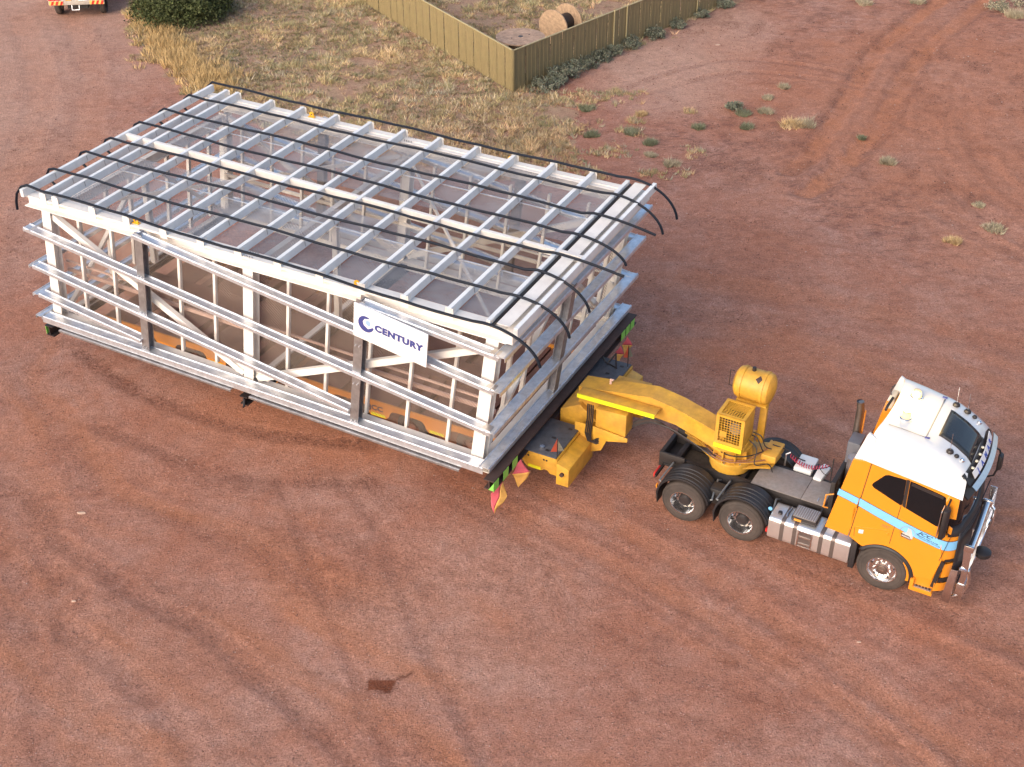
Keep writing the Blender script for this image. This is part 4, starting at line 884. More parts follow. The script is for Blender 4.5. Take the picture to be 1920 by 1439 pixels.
skew(sweep_box([(13.42, 1.78, 1.12), (14.22, 1.90, 1.30)], 2.42, 2.84), sy).build('side_box', 'trailer_yellow', tr, .015)
skew(sweep_box([(13.35, 1.80, 1.05), (14.25, 1.92, 1.22)], 3.38, 3.9), sy).build('side_box', 'trailer_yellow', tr, .015)
gp = skew(sweep_box([(12.88, 1.96, 1.93), (14.92, 2.17, 2.14)], 2.50, 2.81), sy).build('guard_plate', 'trailer_yellow', tr, .004)
skew(sweep_box([(12.88, 1.965, 1.86), (14.90, 2.175, 2.07)], 2.472, 2.497), sy).build('fluoro_strip', 'yellowref', gp)
mb = MB(); mb.prism([(12.9, 1.25), (13.35, 1.30), (14.3, 1.32), (14.3, 1.22), (13.75, 1.02), (13.62, .70), (13.35, .55), (12.9, .6)], lambda a, b, d: (a, 2.36+d+sy(a), b), .03); mb.build('web_plate', 'trailer_yellow', tr, .004)
mb = MB(); mb.prism([(12.9, 1.25), (13.35, 1.30), (14.3, 1.32), (14.3, 1.22), (13.75, 1.02), (13.62, .70), (13.35, .55), (12.9, .6)], lambda a, b, d: (a, 3.80+d+sy(a), b), .03); mb.build('web_plate', 'trailer_yellow', tr, .004)
mb = MB(); mb.tube([(13.45, 3.1, 2.0), (13.45, 3.1, 2.16), (13.52, 3.1, 2.16)], .03, 6); mb.build('lifting_eye', 'pink', tr)
for k in range(4):
    y = 2.33-.0; q = .045*k; mb = MB(); mb.tube([(13.22+q, y+.02, 1.86), (13.24+q, y-.03, 1.5), (13.22+q, y-.08, 1.12), (13.30+q*.6, y-.1, .92), (13.5, y-.06, .86+q), (13.72, y+.05, .98+q)], .019, 6); mb.build('hose', 'black', tr)
for k in range(5):
    q = .05*k; mb = MB(); P = [(14.3, 2.45+q*.3, 1.50+q*.5), (14.7, 2.5+q*.4, 1.72+q*.4), (15.2, 2.44+q*.5, 1.78-q*.5), (15.7, 2.42+q*.4, 1.62-q*.6), (16.1, 2.40+q, 1.46-q*.3), (16.35, 2.35+q, 1.40)]
    mb.tube(smooth_line(P, 4), .016, 6); mb.build('hose', 'black' if k != 2 else 'rust_beam', tr)
# turntable group, built about the king pin, turned with the prime mover
tt = mthing('turntable', 'yellow round turntable with hydraulic power pack over the drive axles', 'turntable')
tt.location = (TX, TY, 0); tt.rotation_euler.z = TYAW
CX, CY = .60, 0.
mb = MB(); mb.lathe([(0, .98), (.40, .98), (.47, 1.06), (.50, 1.28), (.50, 1.34), (0, 1.34)], (CX, CY, 0), 'Z', 14); mb.build('base_ring', 'trailer_yellow', tt, .01)
mb = MB(); mb.lathe([(.36, 1.34), (.34, 1.62), (.46, 1.66), (.46, 1.72), (0, 1.72)], (CX, CY, 0), 'Z', 24); mb.build('slew_drum', 'trailer_yellow', tt, .006)
for k in range(10):
    a = 2*pi*k/10+.2; mb = MB(); mb.prism([(.34, 1.34), (.47, 1.34), (.44, 1.66), (.34, 1.66)], lambda p, q, d, a=a: (CX+p*cos(a)-(d-.01)*sin(a), CY+p*sin(a)+(d-.01)*cos(a), q), .02); mb.build('rib', 'trailer_yellow', tt)
for k in range(8):
    a = 2*pi*k/8; mb = MB(); mb.lathe([(0, .03), (.022, .03), (.022, 0)], (CX+.46*cos(a), CY+.46*sin(a), 1.34), 'Z', 8); mb.build('bolt', 'alloy', tt)
wing = [(-.62,.30),(-.45,.44),(.1,.45),(.5,.58),(1.0,.62),(1.45,.80),(1.62,.62),(1.58,.05),(1.35,-.06),(1.0,-.30),(.72,-.44),(.40,-.42),(.10,-.20),(-.3,.05),(-.6,.14)]
mb = MB(); mb.prism(wing, lambda a, b, d: (a, b, 1.36+d), .035); mb.build('wing_plate', 'trailer_yellow', tt, .006)
mb = MB(); mb.prism(wing, lambda a, b, d: (CX+(a-CX)*.96, b*.96, 1.20+d), .03); mb.build('wing_plate', 'trailer_yellow', tt, .004)
mb = MB(); mb.box(1.28, 1.62, .0, .62, 1.40, 1.56); mb.build('valve_box', 'trailer_yellow', tt, .02)
mb = MB(); mb.tube([(-.5, .15, 1.46), (-.05, .05, 1.50)], .075, 14); mb.build('ram', 'trailer_yellow', tt)
mb = MB(); mb.box(-.10, .10, -.1, .4, 1.40, 1.62); mb.build('bracket', 'trailer_yellow', tt, .01)
mb = MB(); mb.box(.30, 1.0, -.40, .40, 1.72, 1.86); mb.build('pedestal', 'trailer_yellow', tt, .02)
# power pack cage: frame with mesh windows
X0, X1, Y0, Y1, Z0, Z1 = .33, .98, -.50, .14, 1.88, 2.66
M['engine'] = mat('dusty_engine', (.012, .011, .012), .6, .2, .6, 9)
MB().box(X0+.12, X1-.14, Y0+.12, Y1-.12, Z0+.05, Z1-.14).build('engine', 'engine', tt, .05)
MB().lathe([(.0, -.02), (.13, -.02), (.15, .02), (.0, .05)], (X0+.42, Y0+.10, Z0+.42), 'Y', 20).build('fan_cover', 'galv_dark', tt)
def fr_face(poly_out, fn, wd=.075):
    (a0, b0, a1, b1) = poly_out; mb = MB()
    for q in ((a0, b0, a1, b0+wd), (a0, b1-wd, a1, b1), (a0, b0+wd, a0+wd, b1-wd), (a1-wd, b0+wd, a1, b1-wd)):
        mb.prism([(q[0], q[1]), (q[2], q[1]), (q[2], q[3]), (q[0], q[3])], fn, .025)
    return mb
cage = fr_face((X0, Z0, X1, Z1), lambda a, b, d: (a, Y0+d, b)).build('cage_frame', 'trailer_yellow', tt)
fr_face((X0, Y0, X1, Y1), lambda a, b, d: (a, b, Z1-d+.002)).build('cage_frame', 'trailer_yellow', tt)
MB().box(X1-.025, X1, Y0+.026, Y1, Z0, Z1-.026).build('side_panel', 'trailer_yellow', tt, .004)
MB().box(X0, X0+.025, Y0+.026, Y1, Z0, Z1-.026).build('side_panel', 'trailer_yellow', tt, .004)
MB().box(X0, X1, Y1-.025, Y1, Z0, Z1-.03).build('back_panel', 'trailer_yellow', tt, .004)
mb = MB()
for k in range(1, 8): x = X0+.07+(X1-X0-.14)*k/8; mb.box(x-.005, x+.005, Y0+.008, Y0+.018, Z0+.07, Z1-.07)
for k in range(1, 10): z = Z0+.07+(Z1-Z0-.14)*k/10; mb.box(X0+.07, X1-.07, Y0+.006, Y0+.016, z-.005, z+.005)
o = mb.build('grille', 'trailer_yellow', tt); o['kind'] = 'stuff'
mb = MB()
for k in range(1, 9): x = X0+.07+(X1-X0-.14)*k/9; mb.box(x-.005, x+.005, Y0+.07, Y1-.07, Z1-.018, Z1-.008)
for k in range(1, 9): y = Y0+.07+(Y1-Y0-.14)*k/9; mb.box(X0+.07, X1-.07, y-.005, y+.005, Z1-.016, Z1-.006)
o = mb.build('grille', 'trailer_yellow', tt); o['kind'] = 'stuff'
MB().box(X0+.11, X0+.27, Y0-.006, Y0+.002, Z0+.20, Z0+.36).build('warning_plate', 'trailer_yellow', tt)
MB().prism([(X0-.0, Z0-.10), (X1, Z0-.10), (X1, Z0+.002), (X0, Z0+.002)], lambda a, b, d: (a, Y0-.035+d*1.0, b), .03).build('fluoro_strip', 'yellowref', tt, .006)
# tank beside the cage
c_ = (.0, .56, 2.92); mb = MB()
mb.lathe([(0, .30), (.14, .315), (.26, .35), (.335, .40), (.36, .46), (.36, 1.09), (.335, 1.15), (.26, 1.20), (.14, 1.235), (0, 1.25)], c_, 'X', 36); tk = mb.build('oil_tank', 'trailer_yellow', tt)
for h in (.52, 1.02):
    mb = MB(); mb.lathe([(.362, h-.035), (.378, h-.03), (.378, h+.03), (.362, h+.035)], c_, 'X', 36); mb.build('band', 'trailer_yellow', tk)
MB().tube([(.72, .56, 3.27), (.72, .56, 3.36)], .045, 12).build('filler_cap', 'black', tk)
MB().tube([(.32, .45, 3.2), (.22, .45, 3.2), (.22, .45, 2.8), (.32, .45, 2.8)], .014, 6).build('sight_glass', 'rust_beam', tk)
MB().prism([(.84, 0), (.92, .10), (.99, .02), (.93, -.06)], lambda a, b, d: (a, .56+(b-.22)*1.0, 2.92+math.sqrt(max(.01, .3635**2-(b-.22)**2))+d), .003).build('stain', 'rust_beam', tk)
for x in (.55, 1.06):
    mb = MB(); mb.beam((x, .50, 1.5), (x, .56, 2.58), .10, .16, up=(1,0,0)); mb.build('tank_post', 'trailer_yellow', tt, .006)
MB().box(.45, 1.15, .34, .78, 2.52, 2.57).build('tank_cradle', 'trailer_yellow', tt, .006)
for k, P in enumerate([[(1.0,.05,1.95),(1.15,.02,1.92),(1.28,.0,1.7),(1.30,.08,1.58)], [(1.0,.1,2.0),(1.2,.1,1.95),(1.32,.1,1.72),(1.42,.25,1.58)], [(1.0,-.1,1.9),(1.2,-.12,1.75),(1.25,-.3,1.45),(1.5,-.1,1.42),(1.6,-.05,1.2)],
     [(.05,-.25,1.42),(.35,-.45,1.43),(.72,-.47,1.43),(1.1,-.25,1.43),(1.5,.1,1.43)], [(.0,-.12,1.42),(.4,-.38,1.44),(.72,-.40,1.44),(1.05,-.2,1.44),(1.35,.2,1.6)], [(1.4,.4,1.6),(1.7,.5,1.5),(1.95,.6,1.3),(2.1,.7,1.2)], [(1.35,.55,1.6),(1.6,.75,1.55),(1.9,.8,1.3)],
     [(-.1,.1,1.55),(.1,-.1,1.52),(.35,-.3,1.55),(.7,-.45,1.6),(1.05,-.3,1.6),(1.3,.05,1.6)]]):
    mb = MB(); mb.tube(smooth_line(P, 5), .014, 6); mb.build('hose', 'black' if k not in (3, 4) else 'rust_hose', tt)

# ------------------------------------------------------------------ prime mover (local: x forward, y to its left, near side is -y)
tk = thing('prime_mover', 'orange and white prime mover with a light blue stripe', 'truck', (TX, TY, 0), TYAW)
WY = lambda z: 1.25-.022*(z-1.0)            # half width of the cab side
def xf(z):                                    # front of the cab at the centre line
    P = [(.45, 5.93), (1.0, 5.97), (1.9, 5.96), (2.0, 5.93), (3.0, 5.80), (3.2, 5.74)]
    for (a, xa_), (b, xb_) in zip(P[:-1], P[1:]):
        if z <= b: return xa_+(xb_-xa_)*(z-a)/(b-a)
    return P[-1][1]
RC = .42
def side_pt(x, z, off=0, s=-1):             # a point on the side, wrapping round the front corner
    w_ = WY(z)+off; X = xf(z)-.08; x1 = X-RC
    if x <= x1: return (x, s*w_, z)
    L_ = (x-x1); t = L_/(RC*1.0)
    if t < 1.35: a = min(t, 1.5); return (x1+(RC+off)*sin(a), s*(w_-off-RC+(RC+off)*cos(a)), z)
    a = 1.35; return (x1+(RC+off)*sin(a)+(off), s*(w_-off-RC+(RC+off)*cos(a)-(L_-RC*1.35)), z)
def panel(poly, name, m, off, s, t=.02, parent=tk, bevel=0., nx=1):
    mb = MB(); mb.prism(poly, lambda a, b, d: (a, s*(WY(b)+off-d), b), t); return mb.build(name, m, parent, bevel, smooth=False)
def strip(lo, hi, name, m, off, s, parent=tk, x0=None, x1=None, t=.004):
    # band between two (x,z) polylines following the cab skin
    def ip(P, x):
        for (a, za), (b, zc) in zip(P[:-1], P[1:]):
            if x <= b: return za+(zc-za)*(x-a)/(b-a)
        return P[-1][1]
    n = 40; mb = MB(); ro, ri = [], []
    for k in range(n+1):
        x = x0+(x1-x0)*k/n; a, b = ip(lo, x), ip(hi, x); ro.append([side_pt(x, a, off, s), side_pt(x, b, off, s)]); ri.append([side_pt(x, b, off-t, s), side_pt(x, a, off-t, s)])
    mb.grid([o_+i_ for o_, i_ in zip(ro, ri)], close=True); return mb.build(name, m, parent)
# cab core: stacked plan outlines with rounded front corners
def outline(z, xr, off=0, inset=0):
    w_ = WY(z)-inset+off; X = xf(z)+off-inset; x1 = X-.08-RC; P = [(xr, -w_)]
    for k in range(0, 9): a = pi/2*k/8; P.append((x1+RC*sin(a), -(w_-RC+RC*cos(a))))
    yc = w_-RC
    for k in range(1, 8): y = -yc+2*yc*k/8; P.append((x1+RC+.08*(1-(y/yc)**2), y))
    for k in range(8, -1, -1): a = pi/2*k/8; P.append((x1+RC*sin(a), (w_-RC+RC*cos(a))))
    P.append((xr, w_)); return [(x, y, z) for x, y in P]
rows = [outline(z, 3.79) for z in (1.28, 1.6, 1.93)]
mb = MB(); mb.grid(rows, close=True); n = len(rows[0]); mb.f += [tuple(range(n)), tuple(range(len(mb.v)-n, len(mb.v)))]; mb.build('cab_body', 'truck_orange', tk)
rows = [outline(z, 3.79, inset=.05) for z in (1.93, 2.3, 2.7, 3.02)]
mb = MB(); mb.grid(rows, close=True); mb.f += [tuple(range(len(mb.v)-n, len(mb.v)))]; mb.build('windscreen', 'glass', tk)
rows = [outline(z, 4.9, inset=.03) for z in (.47, .75, 1.0, 1.279)]
mb = MB(); mb.grid(rows, close=True); mb.build('front_bumper', 'truck_orange', tk)
MB().box(3.80, 5.2, -.75, .75, .7, 1.26).build('underbody', 'chassis', tk)
MB().box(3.76, 3.79, -1.17, 1.17, 1.15, 3.35).build('rear_wall', 'truck_orange', tk)
for s in (-1, 1):
    # upper side skin with the window openings framed in orange
    top = [(3.80, 3.10), (4.2, 3.07), (4.65, 3.015), (5.2, 2.95), (5.68, 2.885)]
    up_ = [(3.80, 1.90)]+top+[(5.70, 2.40), (5.58, 2.38), (5.50, 1.90)]
    panel(up_, 'side_skin', 'truck_orange', .002, s, .045)
    # lower side with wheel arch
    arch = [(4.51+.64*cos(a), .55+.66*sin(a)) for a in [R(t) for t in range(8, 140, 8)]]
    low = [(3.72, 1.16), (3.72, 1.92), (5.5, 1.92), (5.62, 1.30), (5.60, 1.20), (5.52, .74), (5.17, .70)]+arch+[(3.97, 1.03)]
    panel(low, 'side_skin', 'truck_orange', .004, s, .06)
    mb = MB(); rows = []
    for t in range(-6, 150, 6):
        a = R(t); rows.append([(4.51+r*cos(a), s*y, .54+r*sin(a)) for r, y in ((.665, 1.262), (.60, 1.268), (.575, 1.24), (.575, .85))])
    mb.grid(rows); mb.build('wheel_arch', 'guard', tk, solid=.02)
    MB().box(3.80, 3.92, s*1.02-.2, s*1.02+.2, .30, 1.02).build('mud_flap', 'guard', tk, .01)
    # door windows
    w1 = [(3.98, 2.60), (4.0, 2.66), (4.20, 2.93), (4.27, 2.96), (4.62, 2.97), (4.64, 2.36), (4.60, 2.33), (4.03, 2.55)]
    w2 = [(4.70, 2.97), (4.80, 2.96), (5.34, 2.87), (5.42, 2.84), (5.50, 2.40), (5.46, 2.12), (5.36, 2.10), (4.72, 2.30)]
    panel(w1, 'side_window', 'glass', .010, s, .02); panel(w2, 'side_window', 'glass', .010, s, .02)
    panel([(4.625, 2.98), (4.69, 2.98), (4.71, 2.30), (4.645, 2.33)], 'window_post', 'black', .013, s, .02)
    panel([(4.74, 2.945), (5.36, 2.855), (5.36, 2.825), (4.74, 2.905)], 'rain_deflector', 'tint', .045, s, .03) if 'tint' in M else None
    panel([(4.74, 2.96), (5.38, 2.865), (5.38, 2.80), (4.74, 2.89)], 'rain_deflector', 'black', .035, s, .01)
    # door shut lines (recessed dark gaps)
    for P in ([(3.72, 1.17), (3.735, 1.17), (3.90, 3.10), (3.885, 3.10)], [(4.55, 1.30), (4.562, 1.30), (4.672, 3.0), (4.66, 3.0)], [(5.57, 1.28), (5.582, 1.28), (5.70, 2.0), (5.688, 2.0)]):
        panel(P, 'shut_line', 'black', .0065, s, .004)
    panel([(3.82, 1.44), (4.50, 1.62), (4.50, 1.628), (3.82, 1.448)], 'crease', 'truck_orange', .016, s, .014)
    panel([(3.80, 1.42), (3.81, 1.42), (3.83, 1.20), (3.82, 1.20)], 'shut_line', 'black', .0065, s, .004)
    # blue stripe with dark edges
    hi = [(3.3, 2.30), (3.76, 2.20), (4.16, 2.09), (4.58, 1.985), (5.08, 1.875), (5.7, 1.77), (6.4, 1.77)]; lo = [(3.3, 2.10), (3.75, 2.01), (4.15, 1.89), (4.57, 1.775), (5.02, 1.665), (5.68, 1.545), (6.4, 1.55)]
    strip([(a, z-.012) for a, z in lo], [(a, z+.012) for a, z in hi], 'stripe', 'line', .0085, s, x0=3.80, x1=5.97)
    strip(lo, hi, 'stripe', 'blue', .0115, s, x0=3.80, x1=5.97)
    # rear side fairing, leaning back at its trailing edge
    fp_ = [(3.20, 1.19), (3.70, 1.15), (3.875, 3.12), (3.86, 3.135), (3.52, 3.08)]
    panel(fp_, 'side_fairing', 'truck_orange', .004, s, .05, bevel=.004)
    panel([(3.36, 2.28), (3.783, 2.185), (3.766, 2.0), (3.325, 2.095)], 'stripe', 'line', .0085, s, .004)
    panel([(3.355, 2.268), (3.782, 2.173), (3.767, 2.012), (3.33, 2.107)], 'stripe', 'blue', .0115, s, .004)
    panel([(3.53, 3.085), (3.86, 3.14), (3.875, 3.70), (3.73, 3.78), (3.70, 3.72)], 'side_fairing', 'truck_white', -.02, s, .05)
    # headlamp, lower corner, step
    panel([(5.62, 1.28), (5.70, 1.25), (5.60, .55), (5.52, .56)], 'lamp_gap', 'black', .0, s, .03)
    strip([(5.66, .84), (6.1, .84)], [(5.74, 1.20), (6.1, 1.22)], 'lamp_panel', 'truck_orange', .02, s, x0=5.68, x1=5.92)
    strip([(5.64, .70), (6.2, .70)], [(5.64, .82), (6.2, .82)], 'headlamp', 'black', .016, s, x0=5.64, x1=6.05)
    strip([(5.58, .47), (6.2, .47)], [(5.58, .69), (6.2, .69)], 'bumper_corner', 'truck_orange', .03, s, x0=5.58, x1=6.05)
    strip([(5.70, 1.24), (6.2, 1.24)], [(5.70, 1.31), (6.2, 1.31)], 'lamp_gap', 'black', .010, s, x0=5.68, x1=6.0)
    MB().prism([(5.12, .36), (5.12, .64), (5.20, .66), (5.20, .46), (5.58, .46), (5.60, .40), (5.60, .36)], lambda a, b, d: (a, s*(1.33-d), b), .36).build('step_box', 'truck_orange', tk, .01)
    st_ = MB().box(5.22, 5.56, min(s*1.31, s*1.0), max(s*1.31, s*1.0), .462, .475).build('step', 'tread', tk)
    for k in range(5):
        for j in range(2): MB().box(5.245+k*.065, 5.285+k*.065, s*1.25-.03-(.10*j if s > 0 else -.10*j), s*1.25+.03-(.10*j if s > 0 else -.10*j), .476, .479).build('slot', 'black', st_)
    # mirror
    mr = MB(); mr.prism([(5.46, -.02), (5.56, .0), (5.60, .10), (5.56, .22), (5.47, .24)], lambda a, b, d: (a, s*(1.30+b), 2.02+d), .72); mr = mr.build('mirror', 'black', tk, .03)
    MB().prism([(5.452, -.01), (5.452, .25), (5.435, .25), (5.435, -.01)], lambda a, b, d: (a, s*(1.30+b), 2.05+d), .66).build('mirror_glass', 'chrome', mr)
    MB().tube([(5.52, s*1.22, 2.84), (5.52, s*1.40, 2.80), (5.52, s*1.42, 2.72)], .02, 6).build('mirror_arm', 'black', tk)
    MB().tube([(5.56, s*1.22, 1.97), (5.52, s*1.40, 1.98), (5.52, s*1.42, 2.05)], .02, 6).build('mirror_arm', 'black', tk)
    MB().prism([(5.60, 2.02), (5.68, 2.0), (5.68, 2.16), (5.60, 2.20)], lambda a, b, d: (a, s*(WY(b)+.012-d), b), .03).build('indicator', 'truck_orange', tk, .01)
    # handle
    MB().box(3.02, 3.05, s*1.0-.10, s*1.0+.10, 1.4, 1.42).build('bracket', 'chassis', tk)
MB().tube([(3.16, -1.10, 1.58), (3.08, -1.16, 1.62), (3.10, -1.16, 1.95), (3.24, -1.10, 1.98)], .018, 8).build('grab_handle', 'trailer_orange', tk)
# door furniture on the near side
mt2 = lambda x, z, off: Matrix.Translation((x, -(WY(z)+off), z)) @ Matrix(((1,0,0,0),(0,0,-1,0),(0,1,0,0),(0,0,0,1))) @ Matrix.Rotation(-.185, 4, 'Z')
text_obj('lettering', 'JCC', 'print_dark', tk, .105, mt2(5.06, 1.785, .013), .001, .003, 1.5, shear=.4)
text_obj('lettering', 'HEAVY HAULAGE', 'print_dark', tk, .042, mt2(5.04, 1.735, .013), .001, .001, 1.35)
text_obj('lettering', 'TRANSPORT SERVICES', 'print_dark', tk, .034, mt2(5.08, 1.69, .013), .001, .0, 1.35)
text_obj('lettering', '700', 'print_orange_shade', tk, .10, Matrix.Translation((4.30, -(WY(1.7)+.008), 1.66)) @ Matrix(((1,0,0,0),(0,0,-1,0),(0,1,0,0),(0,0,0,1))) @ Matrix.Rotation(.02, 4, 'Z'), .001, .004, 1.2, shear=.4)
MB().lathe([(.150, 0), (.156, 0), (.156, .002), (.150, .002)], (4.86, -WY(1.7)-.016, 1.72), 'Y', 32).build('emblem', 'print_orange_shade', tk)
MB().prism([(4.76, 1.63), (4.98, 1.60), (4.98, 1.66), (4.92, 1.82), (4.86, 1.84), (4.84, 1.72), (4.76, 1.70)], lambda a, b, d: (a, -WY(b)-.013-d, b), .002).build('emblem', 'alloy_print', tk)
MB().prism([(4.74, 1.60), (4.95, 1.57), (4.95, 1.60), (4.74, 1.64)], lambda a, b, d: (a, -WY(b)-.012-d, b), .025).build('door_handle', 'chrome', tk, .006)
MB().prism([(4.74, 1.645), (4.93, 1.615), (4.93, 1.64), (4.74, 1.675)], lambda a, b, d: (a, -WY(b)-.012-d, b), .004).build('handle_recess', 'black', tk)
MB().prism([(3.90, 1.31), (4.0, 1.335), (4.0, 1.435), (3.90, 1.41)], lambda a, b, d: (a, -WY(b)-.006-d, b), .008).build('sticker', 'truck_white', tk, .004)
MB().prism([(4.44, 1.50), (4.51, 1.51), (4.51, 1.56), (4.44, 1.55)], lambda a, b, d: (a, -WY(b)-.006-d, b), .02).build('marker_lamp', 'amber', tk, .004)
# white roof
def ztop(x):
    P = [(3.60, 3.90), (3.9, 3.89), (4.3, 3.83), (4.74, 3.74), (5.0, 3.70), (5.3, 3.585), (5.55, 3.44), (5.70, 3.28), (5.80, 3.12)]
    for (a, za), (b, zc) in zip(P[:-1], P[1:]):
        if x <= b: return za+(zc-za)*(x-a)/(b-a)
    return P[-1][1]
def zlow(x): return 3.12-.125*(x-3.85)-.02*max(0, x-5.0)
rows = []; NS_ = 26
for i in range(NS_):
    f = i/(NS_-1); row = []
    for k in range(-10, 11):
        t = k/10; 
        xr = 3.70+.22*(1-abs(t)**2.2)          # concave trailing edge
        xe = 5.69-.13*abs(t)**2.5
        x = xr+(xe-xr)*f; wt = 1.20-.36*max(0, (x-4.7)/1.1)**1.6
        zt = ztop(x); zl = zlow(x)
        a = abs(t); s = 1 if t > 0 else -1
        if a <= .6: y = wt*.80*a/.6; z = zt-.02*(a/.6)**2-(.0 if a < .5 else .01)
        else:
            q = (a-.6)/.4; y = wt*.80+(WY(3.05)+.012-wt*.80)*(sin(q*pi/2)**.9 if x < 4.9 else q**.8); z = (zt-.03)*(1-q**1.7)+zl*q**1.7; x += .17*q*f*f
        row.append((x, s*y, z))
    rows.append(row)
roof = MB().grid(rows).build('roof', 'truck_white', tk, solid=.0)
rows2 = [rows[0], [(x+.07, y*.97, z-.05) for x, y, z in rows[0]], [(3.80, max(-1.1, min(1.1, y)), min(z-.15, 3.35)) for x, y, z in rows[0]]]
MB().grid(rows2).build('deflector_back', 'cream', tk)
for s in (-1, 1): MB().box(3.62, 3.74, s*.98-.14, s*.98+.14, 3.1, 3.42).build('fairing_inner', 'cream', tk, .01)
def roofpt(x, y, d=.0):
    a = abs(y)/(1.20-.36*max(0, (x-4.7)/1.1)**1.6)/.8*.6; return (x, y, ztop(x)-.02*(min(a, .6)/.6)**2+d)
def roof_patch(poly, name, m, d0, t, n=8, parent=tk):
    # quad patch x0(y) .. following the roof surface ; poly=(xa,ya0,ya1,xb,yb0,yb1)
    xa_, a0, a1, xb_, b0, b1 = poly; rows = []
    for i in range(n+1):
        f = i/n; x = xa_+(xb_-xa_)*f; y0 = a0+(b0-a0)*f; y1 = a1+(b1-a1)*f
        rows.append([roofpt(x, y0+(y1-y0)*j/n, d0) for j in range(n+1)])
    return MB().grid(rows).build(name, m, parent, solid=t)
roof_patch((4.97, -.44, .50, 5.62, -.50, .38), 'sunroof', 'sunroof', .012, .02)
roof_patch((4.93, -.475, .535, 5.655, -.53, .415), 'sunroof_seal', 'black', .004, .008)
for P in ((4.72, -.70, .82, 4.745, -.70, .82), (4.0, -.82, -.80, 4.72, -.71, -.695)): roof_patch(P, 'roof_seam', 'seam', .002, .003)
for x, y in ((4.76, -.71), (4.72, .84)): MB().box(x-.05, x+.05, y-.02, y+.02, ztop(x)-.005, ztop(x)+.02).build('hinge', 'navy', tk, .005)
for x, y in ((4.98, .76), (5.22, .76), (5.24, -.76)):
    d_ = MB().lathe([(.075, 0), (.072, .03), (.05, .06), (0, .07)], (x, y, ztop(x)-.01), 'Z', 16).build('aerial_base', 'black', tk)
    MB().tube([(x, y, ztop(x)+.05), (x-.02, y+.02, ztop(x)+.42)], .005, 4).build('aerial', 'chrome', d_)
for x, y in ((5.38, .76), (5.50, .72), (5.38, -.74), (5.50, -.72)):
    MB().lathe([(.05, 0), (.048, .03), (.03, .05), (0, .055)], (x, y, ztop(x)-.015), 'Z', 14).build('marker_lamp', 'black' if x < 5.45 else 'chrome', tk)
for x, y in ((4.22, .42), (4.23, -.40)):
    z = ztop(x)-.01; b_ = MB().lathe([(.13, 0), (.13, .035), (.11, .05)], (x, y, z), 'Z', 20).build('beacon', 'chrome', tk)
    MB().lathe([(.095, .04), (.10, .10), (.085, .16), (.06, .175)], (x, y, z), 'Z', 20).build('lens', 'beacon', b_)
    MB().lathe([(.075, .17), (.07, .19), (0, .195)], (x, y, z), 'Z', 16).build('cap', 'galv_dark', b_)
    ld = bpy.data.lights.new('beacon_light', 'POINT'); ld.energy = 30; ld.color = (1, .68, .22); ld.shadow_soft_size = .1
    lo_ = bpy.data.objects.new('beacon_light', ld); C.objects.link(lo_); lo_.parent = b_; lo_.location = (x, y+(-.12 if y > 0 else .12), z+.22)
# visor, name board
def bow(x, y, b=.13): return x-b*(y+.12)**2
def bowstrip(x, z, wd, dx, y0, y1, t, name, m, b=.13, parent=tk):
    rows = []
    for k in range(17):
        y = y0+(y1-y0)*k/16; X = bow(x, y, b); rows.append([(X, y, z), (X+dx, y, z-wd), (X+dx-.012, y, z-wd-t), (X-.012, y, z-t)])
    return MB().grid(rows, close=True).build(name, m, parent)
bowstrip(5.68, 3.33, .22, .20, -1.02, 1.02, .02, 'visor_base', 'black', .10)
vb = bowstrip(5.79, 3.315, .12, .075, -.80, .76, .01, 'name_board', 'sign_white', .09)
bowstrip(5.90, 3.16, .08, .10, -1.04, .98, .012, 'sun_visor', 'alloy', .09)
bowstrip(5.62, 3.18, .30, .30, -1.12, 1.08, .03, 'visor_side', 'black', .10)
nv = Vector((.14, 0, .06)).normalized()
for ch, y in zip('JAMAR', (-.52, -.28, .0, .28, .52)):
    X = bow(5.79, y, .09)+.066; e = Matrix(((0, -.53, .848, X+.005), (1, .0, 0, y-.07), (0, .848, .53, 3.315-.104), (0, 0, 0, 1)))
    text_obj('lettering', ch, 'print_blue', vb, .135, e, .002, .008, 1.25)
for y in (-.62, -.36, -.1, .16): MB().lathe([(0, .03), (.03, .02), (.035, 0)], (bow(5.735, y, .09), y, 3.285), 'Z', 10).build('marker_lamp', 'cream_lamp', tk)
# bull bar
bb = MB().tube([(6.10, -1.16, 1.75), (6.09, -.4, 1.75), (6.06, .47, 1.75)], .068, 18).build('bull_bar', 'chrome', tk)
for y in (-1.17, .48):
    MB().box(5.97, 6.16, y-.035, y+.035, 1.68, 1.83).build('end_cap', 'chrome', bb, .015)
MB().tube([(6.12, -1.16, 1.66), (6.11, -.4, 1.66), (6.08, .47, 1.66)], .022, 10).build('tube', 'print_navyblue', bb)
for y in (-1.17, -.45, .45, 1.17):
    MB().prism([(5.98, 1.70), (6.13, 1.70), (6.16, 1.0), (6.10, .45), (5.99, .45), (6.04, 1.0)], lambda a, b, d: (a, y-.008+d, b), .016).build('upright', 'chrome' if abs(y) > 1 else 'alloy', bb)
for s in (-1, 1):
    MB().prism([(5.84, 1.20), (5.98, 1.22), (5.96, .32), (5.78, .34)], lambda a, b, d: (a, s*(1.30-d), b), .015).build('wing_plate', 'chrome', bb, .003)
    MB().tube(smooth_line([(5.98, s*1.2, 1.22), (6.16, s*1.14, 1.16), (6.20, s*1.12, .9), (6.16, s*1.14, .60), (5.98, s*1.2, .46)], 5), .035, 10).build('loop', 'chrome', bb)
MB().box(5.99, 6.16, -1.2, 1.2, .42, .82).build('channel', 'chrome', bb, .02)
